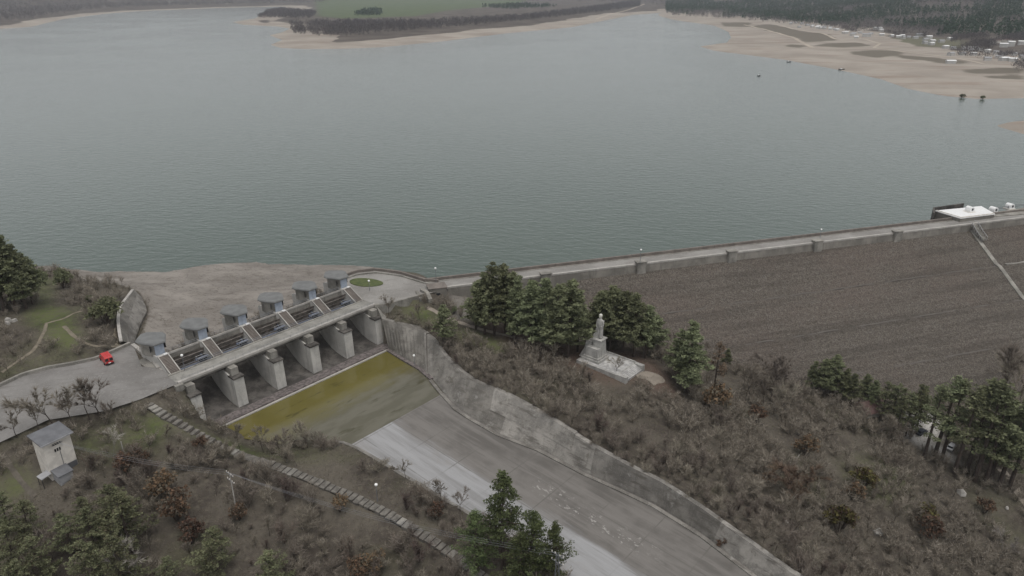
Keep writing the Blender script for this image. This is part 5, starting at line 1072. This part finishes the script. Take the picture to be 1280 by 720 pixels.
# --- bare trees
def trees(lst,meshes,name='bare_tree',cat='bare tree',h0=8,wide=1.,g=None):
    for u,v,vt,lab in lst: p=G(u,v); plant(name,meshes,p,hgt(p,vt),h0,lab,cat,g,wide,('trunk','twigs'))
trees([(70,534,474,'leafless tree behind the transformer tower roof'),(92,532,484,'leafless tree between the tower and the pair by the plaza'),(113,526,470,'left leafless tree of the pair on the plaza edge'),(129,524,464,'right leafless tree of the pair on the plaza edge'),(48,540,500,'low leafless tree left of the transformer tower'),(240,705-0,676,'leafless tree in the brown thicket at the bottom'),(1246,508,430,'big grey leafless tree at the right edge before the rockfill'),(1262,520,450,'second grey leafless tree at the right edge'),(1275,500,440,'grey leafless tree cut by the right edge'),(962,500,440,'pale tall leafless tree left of the dam foot pines'),(940,496,452,'grey leafless tree between the tan conifer and the dam foot'),(952,512,470,'low grey leafless tree below the dam foot'),(975,520,478,'grey leafless tree left of the red roofed cottage'),(1110,560,520,'grey leafless tree below the olive pines'),(1130,572,528,'grey leafless tree left of the tall stemmed pines'),(1272,560,500,'grey leafless tree at the right edge by the tall pines'),(1255,480,438,'thin grey leafless tree on the rockfill at the right edge'),(985,505,455,'grey leafless tree beside the dam foot pines'),(930,500,455,'grey leafless tree right of the short dark pine'),(735,440,405,'grey leafless tree just left of the statue'),(690,455,428,'thin leafless tree in front of the grove'),(385,560,528,'thin leafless tree at the edge of the pool'),(330,566,532,'wide brown leafless tree at the pool corner'),(575,640,612,'leafless tree on the bank beside the pale chute'),(300,560,530,'brown leafless tree hiding the near corner of the apron'),(352,572,540,'brown leafless tree on the bank at the pool edge'),(22,548,505,'low leafless tree on the plaza edge at the far left'),(150,530,498,'leafless tree on the plaza edge right of the pair'),(165,535,505,'low leafless tree near the top of the stairway'),(508,598,570,'twin leafless sapling on the edge of the pale chute'),(550,632,600,'grey leafless sapling leaning over the pale chute'),(770,470,445,'small leafless tree growing in front of the monument platform')],BARE)
trees([(142,570,536,'white barked leafless tree on the green bank'),(180,742,676,'pale dead tree among the green pines at the bottom left'),(1247,702,664,'white dead tree in the grey shrubs at the lower right')],PALE)
trees([(985,634,590,'wide tan brown leafless tree on the right slope'),(1022,612,578,'tan brown leafless tree beside the olive bushes'),(960,610,585,'low tan brown leafless tree at the left of the wide one'),(1000,645,610,'tan brown leafless tree below the wide one')],RUSTT,'bare_tree','bare tree',6,1.35)
for u,v,lab in ((1203,122,'dark drowned bush standing at the waterline of the far beach'),(1229,124,'second dark drowned bush at the waterline, farther right')): plant('drowned_bush',EVER,un(u,v,WATER)-np.array((0,0,.8)),4.4,4,lab,'bush',None,1.3,('stems','leaves'))
for q_ in np.linspace(5,128,30):
    q2=q_+rr.uniform(-1.5,1.5); p_=W(q2,float(b_top(q2))+rr.uniform(.9,1.6),0); z_=float(gz(p_[0],p_[1])[0]); z_=max(z_,float(np.interp(q2,tops[:,0],tops[:,2]))-.8)
    o=bpy.data.objects.new('bare_shrub',random.choice(SHR)); COL.objects.link(o); o.location=(p_[0],p_[1],z_); sc_=random.uniform(.35,.75); o.scale=(sc_,sc_,sc_); o.rotation_euler=(0,0,random.uniform(0,6.28))
    tag(o,'small leafless shrub growing along the top edge of the chute lining wall','shrub','shrubs on the lining wall edge')
# --- bare shrubs on the slopes: nearest ones single, the rest one mass
rb=np.random.RandomState(77)
cand=[]
chs=[(x,y) for x,y in zip(rb.uniform(-190,300,90000),rb.uniform(64,300,90000))]
X=np.array([c[0] for c in chs]);Y=np.array([c[1] for c in chs]); Z=gz(X,Y); U,Vv=pr(X,Y,Z)
i_=np.clip(np.searchsorted(XS,X)-1,0,nx-1); j_=np.clip(np.searchsorted(YS,Y)-1,0,ny-1)
ok=(U>-60)&(U<1340)&(Vv>330)&(Vv<790)&~inpoly(X,Y,PLAZA)&~inpoly(X,Y,PLAT)
dPl=np.minimum(polydist(X,Y,PLAZA),polydist(X,Y,PLAT)); ok&=dPl>1.6
SM=blur(sand|grass,2); EM=blur(earth|(litter>.5),2)
ok&=(SM[j_,i_]<.25)&(EM[j_,i_]<.3)
a1,b1_=toab(X,Y); ok&=~((a1>-19)&(a1<200)&(b1_>b_left(a1)-3.2)&(b1_<np.where(a1>2,b_top(a1)+1.5,60)))
s1_,o1_=toso(X,Y); fz_=np.interp(o1_,PROFD[:,0],PROFD[:,1]); ok&=~((s1_>-8)&(o1_<160)&((o1_<1.5)|(fz_>Z-.9)))
dst=polydist(X,Y,P,False); ok&=dst>1.9
ok&=~((np.abs(X-base[0])<5.5)&(np.abs(Y-base[1])<5.5))
ok&=Z>-8.9+0*Z-np.where((X>-30),60,0)-np.where(Y<175,60,0)
PA=[G(u,v)[:2] for u,v in [(534,385),(558,397),(580,405),(602,412),(640,421)]]; ok&=polydist(X,Y,PA,False)>2.2
for uvp in ([(2,466),(40,440),(56,414),(58,404)],[(80,408),(92,420),(106,429),(122,433),(160,431)],[(105,357),(123,371),(150,380)],[(146,432),(144,420),(148,400)],[(4,568),(28,604),(44,622)]):
    ok&=polydist(X,Y,[G(u,v)[:2] for u,v in uvp],False)>1.6
dens=fbm(X/16,Y/16,3,55)
ok&=(dens>np.where(X<-20,.30,.30))
ok&=~((a1<-9)&(b1_>54)&(o1_<2))&(polydist(X,Y,WINGCUT)>3.)&~inpoly(X,Y,WINGCUT)
ok&=~((inpoly(U,Vv,[(718,449),(780,474),(802,455),(760,440)])))
idx_=np.where(ok)[0]; cell={}; sel=[]
for q in idx_:
    d0=2.5 if X[q]>-20 else 2.8; kx,ky=int(X[q]//d0),int(Y[q]//d0); hit=False
    for ii in (-1,0,1):
        for jj in (-1,0,1):
            for w_ in cell.get((kx+ii,ky+jj),()):
                if (X[w_]-X[q])**2+(Y[w_]-Y[q])**2<d0*d0*.8: hit=True
    if not hit: cell.setdefault((kx,ky),[]).append(q); sel.append(q)
sel=np.array(sel); dd=X[sel]**2+Y[sel]**2+(Z[sel]-H)**2; inv=(U[sel]>0)&(U[sel]<1280)&(Vv[sel]<735)
order=sel[np.argsort(np.where(inv,dd,1e9))]
tsel=[q for q in order[:1500] if rb.rand()<.075][:95]; order=np.array([q for q in order if q not in set(tsel)])
for q in tsel:
    right=toab(X[q],Y[q])[1]>45
    plant('bare_tree',BARE,(X[q],Y[q],Z[q]),random.uniform(4.,7.) if right else random.uniform(3.,5.),8,'slender leafless tree rising out of the scrub right of the chute' if right else 'slender leafless tree rising out of the scrub left of the chute','bare tree','slender leafless trees right of the chute' if right else 'slender leafless trees left of the chute',1.15,('trunk','twigs'))
near_=order[:255]; rest=order[255:]
print('shrubs',len(sel))
for q in near_:
    m_=random.choice(SHR); o=bpy.data.objects.new('bare_shrub',m_); COL.objects.link(o); o.location=(X[q],Y[q],Z[q]-.05); sc_=random.choice((random.uniform(.4,.8),random.uniform(.7,1.1),random.uniform(1.,1.5))); o.scale=(sc_*random.uniform(.9,1.2),sc_*random.uniform(.9,1.2),sc_*random.uniform(.8,1.15)); o.rotation_euler=(0,0,random.uniform(0,6.28))
    a_q,b_q=toab(X[q],Y[q]); right=b_q>45
    tag(o,'leafless grey brown shrub in the thicket right of the chute lining wall' if right else 'leafless grey brown shrub in the dry thicket left of the chute','shrub','leafless shrubs right of the chute' if right else 'leafless shrubs left of the chute')
T_=[]; lib=[shrub_soup(rr,rr.uniform(2.6,4.2),rr.uniform(1.7,2.5),300,.085) for _ in range(14)]
for q in rest:
    t=lib[random.randrange(14)].copy(); an=random.uniform(0,6.28); c_,s__=math.cos(an),math.sin(an); sc_=random.choice((random.uniform(.4,.8),random.uniform(.7,1.05),random.uniform(1.,1.4)))*(1.1 if X[q]>-20 else .85)
    x=(t[...,0]*c_-t[...,1]*s__)*sc_*1.1+X[q]; y=(t[...,0]*s__+t[...,1]*c_)*sc_*1.1+Y[q]; t[...,2]=t[...,2]*sc_+Z[q]-.05; t[...,0]=x; t[...,1]=y; T_.append(t)
o=bpy.data.objects.new('undergrowth',soup('undergrowth',np.concatenate(T_),'twig')); COL.objects.link(o); tag(o,'mass of low leafless grey brown scrub covering the slopes','undergrowth',None,'stuff')
# dry straw and low twigs close to the ground
okg=(U>-60)&(U<1340)&(Vv>330)&(Vv<790)&(dPl>.5)&(SM[j_,i_]<.5)&~inpoly(X,Y,PLAZA)&~inpoly(X,Y,PLAT)&~((a1>-19)&(a1<200)&(b1_>b_left(a1)-1.6)&(b1_<np.where(a1>2,b_top(a1)+1.7,60)))&~((s1_>-8)&(o1_<160)&((o1_<1.5)|(fz_>Z-.5)))&(dst>1.3)&(Z>-12-np.where(X>-30,60,0)-np.where(Y<175,60,0))
q=np.where(okg)[0]; q=np.repeat(q,5); Pp=np.stack([X[q]+rb.normal(size=len(q))*1.2,Y[q]+rb.normal(size=len(q))*1.2,Z[q]],1); Pp[:,2]=gz(Pp[:,0],Pp[:,1])-.03
ak,bk=toab(Pp[:,0],Pp[:,1]); keep=~((ak>-19)&(ak<200)&(bk>b_left(ak)-1.6)&(bk<np.where(ak>2,b_top(ak)+1.7,60))); Pp=Pp[keep]
D_=rdir(rb,len(Pp)); D_[:,2]=np.abs(D_[:,2])*.6+.15; D_/=np.linalg.norm(D_,axis=1)[:,None]
o=bpy.data.objects.new('dry_grass',soup('dry_grass',slivers(rb,Pp,D_,rb.uniform(.3,.9,len(Pp)),.10),'straw')); COL.objects.link(o); tag(o,'dry straw coloured grass and litter on the slopes','grass',None,'stuff')
# --- far woods
def farwood(name,n,box,uvtest,kind,hh,mat,label,seed,spacing=9.,kt=26,dens_=None):
    r=np.random.RandomState(seed); x=r.uniform(box[0],box[1],n); y=r.uniform(box[2],box[3],n); z=gz(x,y); u,v=pr(x,y,z); k_=uvtest(u,v,x,y)&(z>WATER+.5)
    if dens_: k_&=dens_(x,y)
    x,y,z=x[k_],y[k_],z[k_]; n=len(x); h=hh*r.uniform(.7,1.2,n); d=np.hypot(x,y)
    C=np.stack([x,y,z],1)
    C=np.repeat(C,kt,0); hr=np.repeat(h,kt); m=len(C); t=r.rand(m)**.8
    if kind=='pine': rad=hr*.30*(1-t)**.7*np.sqrt(r.rand(m)); zz=hr*(.12+.88*t)
    else: rad=hr*.42*np.sqrt(r.rand(m))*np.sqrt(np.clip(1-(2*t-1)**2,.05,1)); zz=hr*(.2+.8*t)
    az_=r.rand(m)*2*PI; C=C+np.stack([rad*np.cos(az_),rad*np.sin(az_),zz],1)
    if kind=='pine': T=tris_at(r,C,np.repeat(h,kt)[:,None]*.26,.8)
    else:
        Dv=rdir(r,m)*.6; Dv[:,2]=np.abs(Dv[:,2])+.5; Dv/=np.linalg.norm(Dv,axis=1)[:,None]; T=slivers(r,C,Dv,hr*.3,hr*.055)
    print(name,n)
    o=bpy.data.objects.new(name,soup(name,T,mat)); COL.objects.link(o); return tag(o,label,'wood',None,'stuff')
def vline(pts): px_=[p[0] for p in pts]; py_=[p[1] for p in pts]; return lambda u:np.interp(u,px_,py_)
tl=vline([(820,10),(842,18),(870,19),(930,24),(990,28),(1040,34),(1062,39),(1100,36),(1150,43),(1180,45),(1290,46)])
farwood('pine_forest',42000,(450,3000,1150,4200),lambda u,v,x,y:(u>832)&(u<1330)&(v<tl(u))&(v>-25),'pine',15,'farpine','dark green pine forest covering the hill behind the far beach',1,kt=20,dens_=lambda x,y:fbm(x/140,y/140,3,61)>.36)
farwood('bare_wood',26000,(450,2600,1150,3600),lambda u,v,x,y:(u>832)&(u<1330)&(v<tl(u)+3)&(v>-10),'bare',12,'farwood','patches of leafless trees at the foot of the far pine forest',2,kt=20,dens_=lambda x,y:fbm(x/140,y/140,3,61)<.40)
gv=[[(1185,66),(1190,48),(1235,46),(1245,60),(1230,66)],[(1046,38),(1060,33),(1080,37),(1070,42)],[(1236,52),(1290,44),(1290,56)],[(1172,75),(1210,69),(1290,72),(1290,75),(1215,76)],[(1265,82),(1290,78),(1290,96),(1268,92)],[(985,27),(1040,31),(1045,35),(985,30)],[(1090,42),(1150,44),(1180,48),(1140,47)]]
farwood('grove',60000,(400,1500,700,1800),lambda u,v,x,y:np.logical_or.reduce([inpoly(u,v,g_) for g_ in gv]),'bare',9,'farwood','leafless grey groves among the cabins on the far beach',3,kt=15,dens_=lambda x,y:fbm(x/30,y/30,2,62)>.42)
pz=[[(376,44),(384,33),(402,30),(520,30),(640,24),(740,11),(800,2),(800,9),(758,15),(700,22),(640,29),(560,36),(440,46.5),(392,47)],[(318,20),(326,15),(352,13.5),(396,17),(390,24),(350,24),(322,23.5)],[(362,33),(376,30),(384,44),(368,44)]]
farwood('lakeside_wood',60000,(-1300,1100,1200,4200),lambda u,v,x,y:np.logical_or.reduce([inpoly(u,v,g_) for g_ in pz]),'bare',13,'farwood','band of leafless grey trees along the spit across the lake',4,kt=26)
farwood('conifer_clump',9000,(-900,200,1700,3600),lambda u,v,x,y:inpoly(u,v,[(442,20),(455,14),(478,14),(478,20)])|inpoly(u,v,[(600,9),(660,6),(700,9),(640,12)])|inpoly(u,v,[(375,48),(382,44),(386,48),(382,51)]),'pine',14,'farpine','dark evergreen clumps standing in the green field across the lake',5,kt=18)
sl_=vline([(-300,45),(0,28),(40,26),(79,18),(130,12),(172,10),(288,6.5),(400,4),(830,0)])
farwood('leafless_forest',60000,(-3600,2000,1500,6500),lambda u,v,x,y:(u>-60)&(u<405)&(v<sl_(u))&(v>-25),'bare',17,'farwood','dark leafless forest on the hills along the left shore of the lake',6,kt=20)
farwood('leafless_forest',30000,(-2000,2600,2800,7500),lambda u,v,x,y:(u>395)&(u<860)&(v<vline([(395,2),(560,0),(640,2),(760,4),(860,10)])(u))&(v>-20),'bare',17,'farwood','leafless woods beyond the green field across the lake',7,kt=18)
# ------------------------------------------------------------------ sky, sun, haze, camera
w=bpy.data.worlds.new('World'); S.world=w; w.use_nodes=True; nt=w.node_tree
for n_ in list(nt.nodes): nt.nodes.remove(n_)
o=nt.nodes.new('ShaderNodeOutputWorld'); bg=nt.nodes.new('ShaderNodeBackground'); sk_=nt.nodes.new('ShaderNodeTexSky'); hs=nt.nodes.new('ShaderNodeHueSaturation')
sk_.sky_type='NISHITA'; sk_.sun_disc=False; sk_.sun_elevation=R(75); sk_.sun_rotation=R(160); sk_.air_density=1; sk_.dust_density=2; sk_.ozone_density=1.
hs.inputs['Saturation'].default_value=.12; nt.links.new(sk_.outputs[0],hs.inputs['Color']); nt.links.new(hs.outputs[0],bg.inputs[0]); bg.inputs[1].default_value=.15; nt.links.new(bg.outputs[0],o.inputs[0])
sl=bpy.data.lights.new('sun','SUN'); sl.energy=1.1; sl.angle=R(40); sl.color=(1,.95,.885); so=bpy.data.objects.new('sun',sl); COL.objects.link(so)
el,ro=R(75),R(160) # the sky's rotation turns clockwise from +Y
import mathutils
sd_=mathutils.Vector((math.sin(ro)*math.cos(el),math.cos(ro)*math.cos(el),math.sin(el))); so.rotation_euler=(-sd_).to_track_quat('-Z','Y').to_euler()
so.location=(0,0,300)
HZ=True
if HZ:
    mb=MB(); mb.box((0,4500),17800,9700,float(min(GZ.min(),-66))-1.5,150); hz=mb.build('haze','white'); hz.data.materials.clear()
    m=bpy.data.materials.new('haze_air'); m.use_nodes=True; nt=m.node_tree
    for n_ in list(nt.nodes): nt.nodes.remove(n_)
    o=nt.nodes.new('ShaderNodeOutputMaterial'); v=nt.nodes.new('ShaderNodeVolumePrincipled'); v.inputs['Density'].default_value=.00008; v.inputs['Color'].default_value=(.82,.87,.94,1); v.inputs['Anisotropy'].default_value=.2
    nt.links.new(v.outputs[0],o.inputs['Volume']); hz.data.materials.append(m); hz['kind']='stuff'
cam=bpy.data.cameras.new('camera'); cam.sensor_width=36; cam.lens=F/1280*36; cam.clip_end=20000; cam.clip_start=1
co=bpy.data.objects.new('camera',cam); COL.objects.link(co); co.location=(0,0,H); co.rotation_euler=(PI/2-PIT,0,0); S.camera=co
S.view_settings.view_transform='Standard'; S.view_settings.look='None'; S.view_settings.exposure=EXPO; S.view_settings.gamma=1
S.cycles.use_denoising=True
try: S.cycles.denoiser='OPENIMAGEDENOISE'
except Exception: pass
S.cycles.max_bounces=6; S.cycles.diffuse_bounces=4; S.cycles.glossy_bounces=2; S.cycles.volume_bounces=0; S.cycles.transparent_max_bounces=4; S.cycles.caustics_reflective=False; S.cycles.caustics_refractive=False
